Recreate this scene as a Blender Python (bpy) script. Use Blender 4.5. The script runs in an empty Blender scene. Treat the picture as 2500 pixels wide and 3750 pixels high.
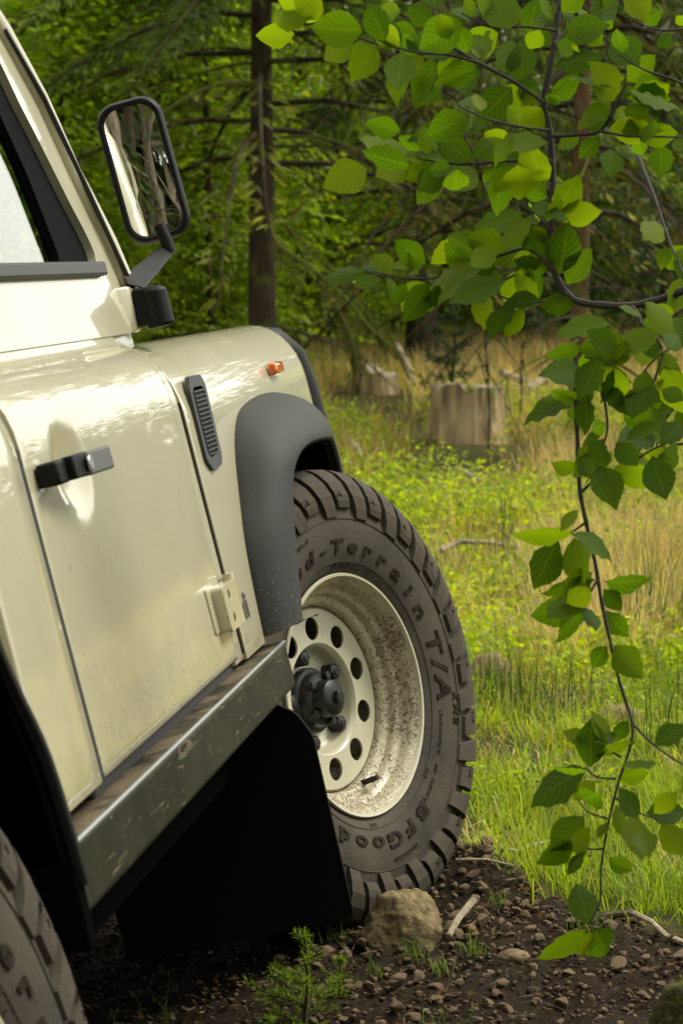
import bpy, bmesh, math, random
import numpy as np
from mathutils import Vector, Matrix, noise, Euler

SC = bpy.context.scene
COL = SC.collection
R = math.radians
rng = np.random.default_rng(11)
random.seed(11)

# ------------------------------------------------------------------ camera
cd = bpy.data.cameras.new('camera')
cam = bpy.data.objects.new('camera', cd)
COL.objects.link(cam)
cam.location = (0, 0, 1.03)
cam.rotation_euler = (R(86.0), 0, 0)
cd.sensor_fit = 'HORIZONTAL'
cd.sensor_width = 15.6
cd.lens = 53.85
cd.clip_start = 0.05
cd.clip_end = 1500
cd.dof.use_dof = True
cd.dof.focus_distance = 3.95
cd.dof.aperture_fstop = 7.0
SC.camera = cam

# ------------------------------------------------------------------ light
SUN_EL, SUN_AZ = R(54), R(72)          # azimuth clockwise from +Y
w = bpy.data.worlds.new('World')
SC.world = w
w.use_nodes = True
nt = w.node_tree
nt.nodes.clear()
wo = nt.nodes.new('ShaderNodeOutputWorld')
bg = nt.nodes.new('ShaderNodeBackground')
sky = nt.nodes.new('ShaderNodeTexSky')
sky.sky_type = 'NISHITA'
sky.sun_disc = False
sky.sun_elevation = SUN_EL
sky.sun_rotation = SUN_AZ
tc = nt.nodes.new('ShaderNodeTexCoord')
ns = nt.nodes.new('ShaderNodeTexNoise')
ns.inputs['Scale'].default_value = 2.2
ns.inputs['Detail'].default_value = 4
cr = nt.nodes.new('ShaderNodeValToRGB')
cr.color_ramp.elements[0].position = 0.3
cr.color_ramp.elements[0].color = (10.2, 9.9, 8.6, 1)
cr.color_ramp.elements[1].position = 0.75
cr.color_ramp.elements[1].color = (13.5, 13.1, 11.4, 1)
mx = nt.nodes.new('ShaderNodeMix')
mx.data_type = 'RGBA'
mx.inputs[0].default_value = 0.85
nt.links.new(tc.outputs['Generated'], ns.inputs['Vector'])
nt.links.new(ns.outputs['Fac'], cr.inputs[0])
nt.links.new(sky.outputs[0], mx.inputs[6])
nt.links.new(cr.outputs[0], mx.inputs[7])
nt.links.new(mx.outputs[2], bg.inputs[0])
bg.inputs[1].default_value = 0.1
nt.links.new(bg.outputs[0], wo.inputs[0])

sl = bpy.data.lights.new('sun', 'SUN')
sl.energy = 2.0
sl.angle = R(22)
sl.color = (1.0, 0.95, 0.84)
sun = bpy.data.objects.new('sun', sl)
COL.objects.link(sun)
sd = Vector((math.sin(SUN_AZ) * math.cos(SUN_EL), math.cos(SUN_AZ) * math.cos(SUN_EL), math.sin(SUN_EL)))
sun.rotation_euler = sd.to_track_quat('Z', 'Y').to_euler()

SC.view_settings.view_transform = 'Standard'
SC.view_settings.look = 'None'
SC.view_settings.exposure = 0.88
SC.view_settings.gamma = 1.0
SC.render.engine = 'CYCLES'
SC.cycles.max_bounces = 10
SC.cycles.diffuse_bounces = 6
SC.cycles.glossy_bounces = 5
SC.cycles.transmission_bounces = 8
SC.cycles.transparent_max_bounces = 12
SC.cycles.caustics_reflective = False
SC.cycles.caustics_refractive = False

# ------------------------------------------------------------------ helpers
def tag(o, label=None, cat=None, group=None, kind=None):
    if label: o['label'] = label
    if cat: o['category'] = cat
    if group: o['group'] = group
    if kind: o['kind'] = kind
    return o

def link(name, me, parent=None, matx=None):
    o = bpy.data.objects.new(name, me)
    COL.objects.link(o)
    if parent is not None: o.parent = parent
    if matx is not None: o.matrix_local = matx
    return o

def empty(name, loc=(0, 0, 0), rz=0.0):
    o = bpy.data.objects.new(name, None)
    o.empty_display_size = 0.1
    COL.objects.link(o)
    o.location = loc
    o.rotation_euler = (0, 0, rz)
    return o

def smooth(me, on=True):
    me.polygons.foreach_set('use_smooth', np.full(len(me.polygons), on))

class MB:
    """collects verts and faces of one part"""
    def __init__(s): s.v = []; s.f = []
    def add(s, v, f):
        n = len(s.v); s.v += [tuple(p) for p in v]; s.f += [tuple(i + n for i in q) for q in f]; return s
    def box(s, x0, x1, y0, y1, z0, z1, fn=None):
        v = [(x, y, z) for x in (x0, x1) for y in (y0, y1) for z in (z0, z1)]
        if fn: v = [fn(p) for p in v]
        return s.add(v, [(0, 1, 3, 2), (4, 6, 7, 5), (0, 4, 5, 1), (2, 3, 7, 6), (0, 2, 6, 4), (1, 5, 7, 3)])
    def tube(s, pts, rad, n=8, cap=True):
        pts = [Vector(p) for p in pts]
        if not hasattr(rad, '__len__'): rad = [rad] * len(pts)
        v = []; f = []
        up = Vector((0.13, 0.31, 0.94)).normalized()
        for i, p in enumerate(pts):
            t = (pts[min(i + 1, len(pts) - 1)] - pts[max(i - 1, 0)]).normalized()
            a = t.cross(up)
            if a.length < 1e-3: a = t.cross(Vector((1, 0, 0)))
            a.normalize(); b = t.cross(a)
            up = -b if abs(t.dot(up)) > 0.95 else up
            for k in range(n):
                c = 2 * math.pi * k / n
                v.append(p + (a * math.cos(c) + b * math.sin(c)) * rad[i])
        for i in range(len(pts) - 1):
            for k in range(n):
                f.append((i * n + k, i * n + (k + 1) % n, (i + 1) * n + (k + 1) % n, (i + 1) * n + k))
        if cap:
            f.append(tuple(range(n))[::-1]); f.append(tuple((len(pts) - 1) * n + k for k in range(n)))
        return s.add(v, f)
    def revolve(s, prof, n=64, cen=(0, 0, 0), closed=False, a0=0.0, a1=2 * math.pi):
        """profile of (r, y) about the local Y axis"""
        full = abs(a1 - a0 - 2 * math.pi) < 1e-6
        m = n if full else n + 1
        v = []; f = []; L = len(prof)
        for k in range(m):
            a = a0 + (a1 - a0) * k / n
            for r, y in prof: v.append((cen[0] + r * math.cos(a), cen[1] + y, cen[2] + r * math.sin(a)))
        for k in range(n):
            k2 = (k + 1) % m
            for j in range(L if closed else L - 1):
                j2 = (j + 1) % L
                f.append((k * L + j, k2 * L + j, k2 * L + j2, k * L + j2))
        return s.add(v, f)
    def cyl(s, cen, axis, r, h, n=24, r2=None):
        c = Vector(cen); a = Vector(axis).normalized()
        return s.tube([c, c + a * h], [r, r if r2 is None else r2], n)
    def grid(s, P):
        """P[i][j] points"""
        ni, nj = len(P), len(P[0])
        v = [p for row in P for p in row]
        return s.add(v, [(i * nj + j, (i + 1) * nj + j, (i + 1) * nj + j + 1, i * nj + j + 1) for i in range(ni - 1) for j in range(nj - 1)])
    def build(s, name, mat, parent=None, sm=False, bevel=0, seg=2, ang=35, solid=0, flip=False, sub=0, recalc=True):
        me = bpy.data.meshes.new(name)
        me.from_pydata(s.v, [], s.f)
        if recalc:
            bm = bmesh.new(); bm.from_mesh(me)
            bmesh.ops.remove_doubles(bm, verts=bm.verts, dist=1e-6)
            bmesh.ops.recalc_face_normals(bm, faces=bm.faces)
            if flip: bmesh.ops.reverse_faces(bm, faces=bm.faces)
            bm.to_mesh(me); bm.free()
        me.materials.append(mat)
        o = link(name, me, parent)
        if solid:
            m = o.modifiers.new('solid', 'SOLIDIFY'); m.thickness = abs(solid); m.offset = -1 if solid > 0 else 1
        if bevel:
            m = o.modifiers.new('bevel', 'BEVEL'); m.width = bevel; m.segments = seg; m.limit_method = 'ANGLE'; m.angle_limit = R(ang)
            m.harden_normals = False
        if sub:
            m = o.modifiers.new('sub', 'SUBSURF'); m.levels = sub; m.render_levels = sub
        if sm or bevel:
            smooth(me)
            try: me.set_sharp_from_angle(angle=R(40 if not bevel else 60))
            except Exception: pass
        return o

def fill2d(outer, holes=(), depth=0.004, res=1):
    """flat plate from closed polylines: returns verts (u, v, w) and faces"""
    cu = bpy.data.curves.new('tmp', 'CURVE'); cu.dimensions = '2D'; cu.fill_mode = 'BOTH'; cu.extrude = depth / 2
    for loop in [outer] + list(holes):
        sp = cu.splines.new('POLY'); sp.points.add(len(loop) - 1)
        for p, q in zip(sp.points, loop): p.co = (q[0], q[1], 0, 1)
        sp.use_cyclic_u = True
    o = bpy.data.objects.new('tmp', cu); COL.objects.link(o)
    me = bpy.data.meshes.new_from_object(o.evaluated_get(bpy.context.evaluated_depsgraph_get()))
    v = [tuple(x.co) for x in me.vertices]; f = [tuple(p.vertices) for p in me.polygons]
    bpy.data.objects.remove(o); bpy.data.curves.remove(cu); bpy.data.meshes.remove(me)
    return v, f

def rrect(u0, u1, v0, v1, r, n=5):
    o = []
    for cx, cy, a in ((u1 - r, v1 - r, 0), (u0 + r, v1 - r, 90), (u0 + r, v0 + r, 180), (u1 - r, v0 + r, 270)):
        for k in range(n + 1):
            t = R(a + 90 * k / n); o.append((cx + r * math.cos(t), cy + r * math.sin(t)))
    return o

def circ(cx, cy, r, n=24):
    return [(cx + r * math.cos(2 * math.pi * k / n), cy + r * math.sin(2 * math.pi * k / n)) for k in range(n)]

def roundpoly(pts, r, n=4):
    out = []
    L = len(pts)
    for i in range(L):
        p = Vector(pts[i]); a = Vector(pts[i - 1]) - p; b = Vector(pts[(i + 1) % L]) - p
        ra = min(r, a.length * .45); rb = min(r, b.length * .45)
        A = p + a.normalized() * ra; B = p + b.normalized() * rb
        for k in range(n + 1):
            t = k / n
            out.append(tuple(A * (1 - t) ** 2 + p * 2 * t * (1 - t) + B * t * t))
    return out

def text_mesh(txt, size, depth=0.002, bold=0.0, shear=0.0, space=1.0):
    cu = bpy.data.curves.new('tmp', 'FONT'); cu.body = txt; cu.size = size; cu.extrude = depth / 2; cu.offset = bold; cu.shear = shear
    cu.resolution_u = 3; cu.space_character = space
    o = bpy.data.objects.new('tmp', cu); COL.objects.link(o)
    me = bpy.data.meshes.new_from_object(o.evaluated_get(bpy.context.evaluated_depsgraph_get()))
    v = [tuple(x.co) for x in me.vertices]; f = [tuple(p.vertices) for p in me.polygons]
    bpy.data.objects.remove(o); bpy.data.curves.remove(cu); bpy.data.meshes.remove(me)
    return v, f

def np_mesh(name, V, F, mat, parent=None, col=None, sm=False):
    """V (n,3), F (m,3) triangles, col (n,3) colour per vertex"""
    V = np.asarray(V, np.float32); F = np.asarray(F, np.int32)
    me = bpy.data.meshes.new(name)
    me.vertices.add(len(V)); me.vertices.foreach_set('co', V.ravel())
    me.loops.add(F.size); me.loops.foreach_set('vertex_index', F.ravel())
    me.polygons.add(len(F)); me.polygons.foreach_set('loop_start', np.arange(0, F.size, F.shape[1], dtype=np.int32))
    if col is not None:
        a = me.color_attributes.new('Col', 'FLOAT_COLOR', 'POINT')
        c = np.ones((len(V), 4), np.float32); c[:, :3] = col
        a.data.foreach_set('color', c.ravel())
    me.materials.append(mat)
    me.update(); me.validate()
    if sm: smooth(me)
    return me if parent == 'mesh' else link(name, me, parent)

def norm(a): return a / np.maximum(np.linalg.norm(a, axis=-1, keepdims=True), 1e-9)

def leaf_arrays(P, D, Nn, l, wd, col, fold=0.15):
    """diamond leaves: base P, direction D, normal Nn"""
    n = len(P); D = norm(D); S = norm(np.cross(D, Nn)); Nn = np.cross(S, D)
    l = np.broadcast_to(np.asarray(l, float), (n,))[:, None]; wd = np.broadcast_to(np.asarray(wd, float), (n,))[:, None]
    M_ = P + D * l * .45
    V = np.stack([P, M_ - S * wd / 2 + Nn * wd * fold, P + D * l, M_ + S * wd / 2 + Nn * wd * fold], 1).reshape(-1, 3)
    k = np.arange(n)[:, None] * 4
    F = np.concatenate([k + [0, 1, 2], k + [0, 2, 3]], 1).reshape(-1, 3)
    return V, F, np.repeat(col, 4, 0)

def blade_arrays(P, h, wd, az, lean, col):
    """curved grass blades, 5 verts and 3 triangles each"""
    n = len(P)
    dx = np.stack([np.cos(az), np.sin(az), np.zeros(n)], 1)
    sx = np.stack([-np.sin(az), np.cos(az), np.zeros(n)], 1)
    h = h[:, None]; lean = lean[:, None]; wd = wd[:, None]
    up = np.array([0, 0, 1.])
    m = P + up * h * .58 * np.cos(lean * .5) + dx * h * .58 * np.sin(lean * .5)
    t = m + up * h * .48 * np.cos(lean * 1.4) + dx * h * .48 * np.sin(lean * 1.4)
    V = np.stack([P - sx * wd * .5, P + sx * wd * .5, m - sx * wd * .42, m + sx * wd * .42, t], 1).reshape(-1, 3)
    k = np.arange(n)[:, None] * 5
    F = np.concatenate([k + [0, 1, 3], k + [0, 3, 2], k + [2, 3, 4]], 1).reshape(-1, 3)
    return V, F, np.repeat(col, 5, 0)

def cat_arrays(parts):
    V = []; F = []; C = []; n = 0
    for v, f, c in parts:
        V.append(v); F.append(f + n); C.append(c); n += len(v)
    return np.concatenate(V), np.concatenate(F), np.concatenate(C)

def vary(base, n, amt=0.25, hue=0.12):
    b = np.asarray(base)[None] * (1 + rng.normal(0, amt, (n, 1)).clip(-.6, .8))
    return (b * (1 + rng.normal(0, hue, (n, 3)))).clip(0.002, 1)

# ------------------------------------------------------------------ materials
class NM:
    def __init__(s, name):
        s.m = bpy.data.materials.new(name); s.m.use_nodes = True
        s.t = s.m.node_tree; s.b = s.t.nodes['Principled BSDF']; s.o = s.t.nodes['Material Output']
        s._tc = None
    def n(s, ty, **kw):
        x = s.t.nodes.new('ShaderNode' + ty)
        for k, v in kw.items(): setattr(x, k, v)
        return x
    def L(s, a, b): s.t.links.new(a, b)
    def obj(s):
        if not s._tc: s._tc = s.n('TexCoord')
        return s._tc.outputs['Object']
    def map(s, scale=(1, 1, 1), rot=(0, 0, 0), src=None):
        x = s.n('Mapping'); x.inputs['Scale'].default_value = scale; x.inputs['Rotation'].default_value = rot
        s.L(src or s.obj(), x.inputs['Vector']); return x.outputs[0]
    def noise(s, scale, detail=4, rough=.55, vec=None, dist=0.0):
        x = s.n('TexNoise'); x.inputs['Scale'].default_value = scale; x.inputs['Detail'].default_value = detail
        x.inputs['Roughness'].default_value = rough; x.inputs['Distortion'].default_value = dist
        s.L(vec or s.obj(), x.inputs['Vector']); return x.outputs['Fac']
    def voro(s, scale, vec=None, feature='F1'):
        x = s.n('TexVoronoi', feature=feature); x.inputs['Scale'].default_value = scale
        s.L(vec or s.obj(), x.inputs['Vector']); return x
    def ramp(s, fac, stops):
        x = s.n('ValToRGB'); e = x.color_ramp.elements
        while len(e) < len(stops): e.new(.5)
        for i, (p, c) in enumerate(stops):
            e[i].position = p; e[i].color = (*c, 1) if hasattr(c, '__len__') else (c, c, c, 1)
        s.L(fac, x.inputs[0]); return x.outputs[0]
    def mix(s, fac, a, b, mode='MIX'):
        x = s.n('Mix', data_type='RGBA', blend_type=mode)
        for sock, v in ((x.inputs[0], fac), (x.inputs[6], a), (x.inputs[7], b)):
            if hasattr(v, 'is_linked') or hasattr(v, 'links'): s.L(v, sock)
            elif hasattr(v, '__len__'): sock.default_value = (*v, 1)
            else: sock.default_value = v
        return x.outputs[2]
    def math(s, op, a, b=0.0):
        x = s.n('Math', operation=op)
        for sock, v in ((x.inputs[0], a), (x.inputs[1], b)):
            if hasattr(v, 'links'): s.L(v, sock)
            else: sock.default_value = v
        return x.outputs[0]
    def set(s, **kw):
        for k, v in kw.items():
            k = {'color': 'Base Color', 'rough': 'Roughness', 'metal': 'Metallic', 'coat': 'Coat Weight', 'coatr': 'Coat Roughness',
                 'spec': 'Specular IOR Level', 'trans': 'Transmission Weight', 'ior': 'IOR', 'alpha': 'Alpha', 'sheen': 'Sheen Weight'}[k]
            i = s.b.inputs[k]
            if hasattr(v, 'links'): s.L(v, i)
            elif hasattr(v, '__len__'): i.default_value = (*v, 1)
            else: i.default_value = v
        return s
    def bump(s, h, strength=.3, dist=.01):
        x = s.n('Bump'); x.inputs['Strength'].default_value = strength; x.inputs['Distance'].default_value = dist
        s.L(h, x.inputs['Height']); s.L(x.outputs[0], s.b.inputs['Normal']); return s

MAT = {}
def simple(name, col, rough=.6, **kw):
    m = NM(name); m.set(color=col, rough=rough, **kw); MAT[name] = m.m; return m

CREAM = (0.445, 0.42, 0.285)
m = NM('cream_paint')
sp = m.voro(26)
spd = m.ramp(sp.outputs['Distance'], [(.0, 1.0), (.045, 1.0), (.075, 0.0)])
cellr = m.n('SeparateColor'); m.L(sp.outputs['Color'], cellr.inputs[0])
pick = m.ramp(cellr.outputs[0], [(.86, 0), (.88, 1)])
streak = m.ramp(m.noise(30, 3, .6, m.map((.6, .6, 3.2), (0, .35, 0))), [(.70, 0), (.76, .6)])
film = m.ramp(m.noise(2.2, 5), [(.35, 0), (.75, .22)])
c1 = m.mix(film, CREAM, (.38, .352, .225))
c2 = m.mix(m.math('MULTIPLY', streak, .35), c1, (.30, .27, .17))
c3 = m.mix(m.math('MULTIPLY', m.math('MULTIPLY', spd, pick), .85), c2, (.07, .05, .03))
szp = m.n('SeparateXYZ'); m.L(m.obj(), szp.inputs[0])
lowz = m.ramp(szp.outputs[2], [(.19, .20), (.34, .06), (.60, 0)])
spl = m.ramp(m.math('ADD', m.noise(120, 3, .7), lowz), [(.76, 0), (.83, .75)])
c3 = m.mix(spl, c3, (.20, .15, .085))
smear = m.ramp(m.math('ADD', m.noise(8, 5, .6, m.map((1.6, 1, .5))), m.math('MULTIPLY', lowz, 1.2)), [(.66, 0), (.92, .35)])
c3 = m.mix(smear, c3, (.27, .235, .14))
m.set(color=c3, rough=m.ramp(m.noise(5, 4), [(.3, .28), (.8, .42)]), coat=1.0, coatr=.012, ior=1.45)
m.bump(m.noise(2.0, 1), .03, .01)
MAT['cream_paint'] = m.m

m = NM('muddy_rim_paint')
v1 = m.noise(85, 5, .6, None, 2.2); v2 = m.noise(9, 3)
mud = m.ramp(m.math('ADD', m.math('MULTIPLY', v1, .8), m.math('MULTIPLY', v2, .25)), [(.545, 0), (.575, .75), (.61, 1)])
c = m.mix(mud, (.45, .41, .275), (.165, .125, .078))
m.set(color=c, rough=m.mix(mud, (.35, .35, .35), (.95, .95, .95)), coat=.25, coatr=.1)
m.bump(v1, .55, .006)
MAT['muddy_rim_paint'] = m.m

m = NM('disc_paint')
spk = m.ramp(m.noise(150, 2), [(.70, 0), (.76, .7)])
m.set(color=m.mix(spk, (.46, .44, .31), (.2, .16, .1)), rough=.32, coat=.8, coatr=.06)
MAT['disc_paint'] = m.m

m = NM('dusty_tyre_rubber')
a = m.noise(7, 5); b = m.noise(160, 3, .6)
dust = m.ramp(m.math('ADD', m.math('MULTIPLY', a, .7), m.math('MULTIPLY', b, .4)), [(.36, 0), (.52, .55), (.72, 1)])
m.set(color=m.mix(dust, (.013, .0112, .0085), (.066, .053, .036)), rough=.82, spec=.35)
m.bump(b, .35, .002)
MAT['tyre'] = m.m
m = NM('tyre_letter_rubber')
m.set(color=m.mix(m.ramp(m.noise(80, 3), [(.4, 0), (.7, .6)]), (.014, .0115, .008), (.046, .037, .024)), rough=.85, spec=.1)
MAT['tyre_letter'] = m.m

m = NM('grey_plastic')
sep = m.n('SeparateXYZ'); m.L(m.obj(), sep.inputs[0])
low = m.ramp(sep.outputs[2], [(.18, 1), (.50, .0)])
spk = m.ramp(m.math('ADD', m.noise(190, 4, .7), m.math('MULTIPLY', low, .15)), [(.70, 0), (.78, 1)])
dustf = m.ramp(m.noise(6, 4), [(.3, 0), (.8, .4)])
m.set(color=m.mix(m.math('MULTIPLY', spk, .75), m.mix(dustf, (.024, .0255, .0245), (.040, .041, .037)), (.13, .105, .07)), rough=.62, spec=.25)
m.bump(m.noise(420, 2), .12, .001)
MAT['grey_plastic'] = m.m
simple('dark_grey_plastic', (.040, .043, .043), .45, spec=.3)
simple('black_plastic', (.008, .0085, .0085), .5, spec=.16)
simple('black_rubber', (.010, .010, .010), .7)
simple('sash_rubber', (.007, .008, .0085), .75, spec=.02)
simple('underbody_black', (.0035, .0035, .0035), 1.0, spec=0)
simple('handle_grey', (.085, .09, .085), .42)
simple('mud_flap_rubber', (.005, .005, .005), .7, spec=.08)
simple('interior_fabric', (.02, .021, .023), .9)
simple('headliner', (.075, .075, .07), .9)
simple('brushed_steel', (.5, .5, .48), .3, metal=1.0)
simple('hub_black', (.009, .0095, .009), .45, spec=.3)
simple('nut_black', (.012, .012, .0115), .4, metal=.2)
simple('mirror_silver', (.88, .9, .9), .015, metal=1.0)
simple('amber_lens', (.62, .12, .02), .15, coat=1.0)
simple('decal_dark', (.07, .065, .05), .5)
m = simple('cab_glass', (.9, .95, .92), 0.0, trans=1.0, ior=1.6)

m = NM('scratched_slider_steel')
geo = m.n('NewGeometry')
sz = m.n('SeparateXYZ'); m.L(geo.outputs['Normal'], sz.inputs[0])
topm = m.ramp(sz.outputs[2], [(.55, 0), (.8, 1)])
scr = m.ramp(m.noise(30, 4, .65, m.map((.35, 1, 2.2), (0, .7, 0)), 1.2), [(.61, 0), (.67, 1)])
scr2 = m.ramp(m.noise(26, 4, .65, m.map((2.4, 1, .35), (0, .3, 0)), 1.0), [(.62, 0), (.68, 1)])
sm_ = m.math('MULTIPLY', m.math('ADD', scr, m.math('MULTIPLY', scr2, .5)), .42)
blot = m.ramp(m.noise(9, 5), [(.4, 0), (.8, .6)])
c = m.mix(blot, (.014, .0145, .008), (.042, .039, .022))
c = m.mix(sm_, c, (.24, .20, .13))
c = m.mix(m.math('MULTIPLY', topm, m.ramp(m.noise(14, 5), [(.42, .15), (.58, 1)])), c, (.14, .112, .072))
m.set(color=c, rough=m.ramp(m.noise(20, 3), [(.3, .5), (.8, .75)]), spec=.12)
MAT['slider'] = m.m
simple('worn_edge_steel', (.36, .39, .40), .28, metal=.75)

def foliage(name, colr, trans, tw=.45, rough=.5, spec=.4, var=.25):
    m = NM(name)
    at = m.n('Attribute'); at.attribute_name = 'Col'
    cc = m.mix(1.0, colr, at.outputs['Color'], 'MULTIPLY')
    ct = m.mix(1.0, trans, at.outputs['Color'], 'MULTIPLY')
    m.set(color=cc, rough=rough, spec=spec)
    tr = m.n('BsdfTranslucent'); m.L(ct, tr.inputs[0])
    ms = m.n('MixShader'); ms.inputs[0].default_value = tw
    m.L(m.b.outputs[0], ms.inputs[1]); m.L(tr.outputs[0], ms.inputs[2]); m.L(ms.outputs[0], m.o.inputs[0])
    MAT[name] = m.m
foliage('broad_leaf', (1, 1, 1), (2.0, 2.0, .7), .5)
foliage('needle_leaf', (1, 1, 1), (1.8, 1.8, .8), .4, .6, .2)
foliage('grass_blade', (1, 1, 1), (1.6, 1.6, .7), .45, .55, .2)

# beech leaf: veins from the UV map
m = NM('beech_leaf')
uv = m.n('UVMap'); sx = m.n('SeparateXYZ'); m.L(uv.outputs[0], sx.inputs[0])
au = m.math('ABSOLUTE', sx.outputs[0])
ph = m.math('FRACT', m.math('MULTIPLY', m.math('SUBTRACT', sx.outputs[1], m.math('MULTIPLY', au, .28)), 8.0))
tri = m.math('ABSOLUTE', m.math('SUBTRACT', ph, .5))
vein = m.ramp(tri, [(.0, 1), (.06, .6), (.16, 0)])
mid = m.ramp(au, [(.0, 1), (.045, .8), (.08, 0)])
vv = m.math('MAXIMUM', vein, mid)
oi = m.n('ObjectInfo')
base = m.ramp(oi.outputs['Random'], [(0, (.028, .062, .004)), (.45, (.045, .090, .004)), (.85, (.085, .130, .005)), (1, (.105, .145, .006))])
blot = m.ramp(m.noise(40, 3), [(.62, 0), (.8, .35)])
bc = m.mix(m.math('MULTIPLY', vv, .35), base, (.12, .16, .012))
bc = m.mix(blot, bc, (.12, .10, .02))
lv = m.n('TexCoord'); edge = m.ramp(m.math('ADD', m.math('MULTIPLY', au, .55), m.noise(5, 4, .6, m.map((1, 1, 1), (0, 0, 0)))), [(1.10, 0), (1.18, .7)])
bc = m.mix(edge, bc, (.11, .06, .015))
spt = m.ramp(m.noise(300, 2, .5), [(.72, 0), (.76, .8)])
bc = m.mix(spt, bc, (.07, .045, .012))
tcx = m.mix(1.0, bc, (3.0, 3.0, .7), 'MULTIPLY')
m.set(color=bc, rough=.55, spec=.10)
m.bump(m.math('MULTIPLY', vv, -1), .25, .002)
tr = m.n('BsdfTranslucent'); m.L(tcx, tr.inputs[0])
ms = m.n('MixShader'); ms.inputs[0].default_value = .5
m.L(m.b.outputs[0], ms.inputs[1]); m.L(tr.outputs[0], ms.inputs[2]); m.L(ms.outputs[0], m.o.inputs[0])
MAT['beech_leaf'] = m.m
simple('beech_twig', (.022, .017, .013), .8)

def bark(name, c0, c1, moss=0.0, sc=18):
    m = NM(name)
    a = m.noise(sc, 6, .65, m.map((1, 1, .2))); v = m.voro(sc * 1.4, m.map((1, 1, .3)))
    c = m.mix(m.ramp(m.math('ADD', m.math('MULTIPLY', a, .7), m.math('MULTIPLY', v.outputs['Distance'], .4)), [(.3, 0), (.75, 1)]), c0, c1)
    if moss: c = m.mix(m.ramp(m.noise(3.5, 5), [(.62 - moss * .3, 0), (.72 - moss * .3, .9)]), c, (.09, .10, .018))
    m.set(color=c, rough=.92, spec=.2); m.bump(a, .9, .03); MAT[name] = m.m
bark('spruce_bark', (.014, .010, .007), (.060, .043, .026), .25)
bark('peeling_bark', (.012, .008, .005), (.17, .10, .05), .3, 5)
bark('pale_bark', (.10, .085, .06), (.30, .25, .17), .15)
bark('stump_wood', (.045, .031, .016), (.46, .35, .19), .22, 8)
bark('dead_wood', (.11, .085, .055), (.40, .34, .24), .1, 14)
bark('mossy_twig', (.05, .04, .02), (.16, .14, .03), .8, 20)

m = NM('ground_soil')
at = m.n('Attribute'); at.attribute_name = 'Col'
sx = m.n('SeparateColor'); m.L(at.outputs['Color'], sx.inputs[0])
g1 = m.noise(2.5, 6); g2 = m.noise(60, 5, .7)
soil = m.mix(m.ramp(g2, [(.3, 0), (.7, 1)]), (.008, .0052, .003), (.036, .023, .012))
turf = m.mix(m.ramp(g1, [(.35, 0), (.65, 1)]), (.045, .055, .010), (.10, .085, .025))
turf = m.mix(m.ramp(m.noise(25, 4), [(.4, 0), (.7, .7)]), turf, (.04, .032, .016))
m.set(color=m.mix(sx.outputs[0], turf, soil), rough=.95, spec=.15); m.bump(g2, .9, .02)
MAT['soil'] = m.m
m = NM('stone')
oi = m.n('ObjectInfo')
a = m.noise(45, 5, .65)
c = m.mix(m.ramp(a, [(.3, 0), (.75, 1)]), (.050, .034, .019), (.27, .195, .115))
c = m.mix(m.ramp(oi.outputs['Random'], [(0, 0), (1, .5)]), c, (.17, .125, .075))
m.set(color=c, rough=.9, spec=.25); m.bump(a, .6, .006); MAT['stone'] = m.m
m = NM('gravel_stone')
a = m.noise(60, 4, .65)
m.set(color=m.mix(m.ramp(a, [(.3, 0), (.75, 1)]), (.022, .015, .009), (.16, .115, .07)), rough=.95, spec=.15); MAT['gravel'] = m.m
m = NM('boulder_stone')
a = m.noise(90, 6, .7); b = m.noise(14, 5)
c = m.mix(m.ramp(a, [(.3, 0), (.7, 1)]), (.075, .055, .026), (.29, .225, .11))
c = m.mix(m.ramp(b, [(.55, 0), (.75, .6)]), c, (.06, .045, .028))
m.set(color=c, rough=.92, spec=.2); m.bump(a, .8, .008); MAT['boulder'] = m.m
m = NM('moss')
a = m.noise(60, 5, .7)
m.set(color=m.mix(m.ramp(a, [(.3, 0), (.7, 1)]), (.030, .030, .008), (.11, .10, .022)), rough=.95); m.bump(a, .9, .02); MAT['moss'] = m.m

# ------------------------------------------------------------------ ground
def rise(y): return np.interp(y, [-40, 0, 3, 4.2, 5, 8, 12, 15, 20, 30, 45, 80, 130, 300], [-.4, -.19, -.055, 0, 0, .04, .22, .42, .75, 1.35, 2.6, 7, 14, 30])
def dirt_edge(x): return np.interp(x, [-3, -.3, 0., .23, .34, .445, .588, .9, 1.6, 3], [6.2, 5.2, 4.75, 4.57, 4.36, 4.19, 4.0, 3.75, 3.3, 2.4])
def height(x, y):
    x = np.asarray(x, float); y = np.asarray(y, float)
    z = rise(y)
    # to the right the clearing stays low, to the left the track falls away under the vehicle
    k = np.clip((x - .235 * y - 1.5) / 6, 0, 1); far = np.clip((y - 12) / 20, 0, 1)
    z = z * (1 - .95 * k * far)
    near = np.clip((11 - y) / 4, 0, 1)
    z = z + near * np.where(x < .05, np.maximum(.25 * (x - .05), -.62), 0)
    bump = .03 * np.sin(1.7 * x + .6 * y) * np.sin(.9 * y - .4 * x) + .015 * np.sin(4.1 * x + 1.3) * np.sin(3.3 * y)
    z = z + bump * np.clip((y - 4.6) / 3, 0, 1)
    far_b = .5 * np.sin(.11 * x + 1) * np.sin(.09 * y)
    z = z + far_b * np.clip((y - 30) / 30, 0, 1)
    # loose heap pushed up in front of the wheel
    z = z + .068 * np.exp(-(((x - .26) / .10) ** 2 + ((y - 4.46) / .15) ** 2)) + .02 * np.exp(-(((x - .45) / .2) ** 2 + ((y - 4.05) / .2) ** 2))
    return z

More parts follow.
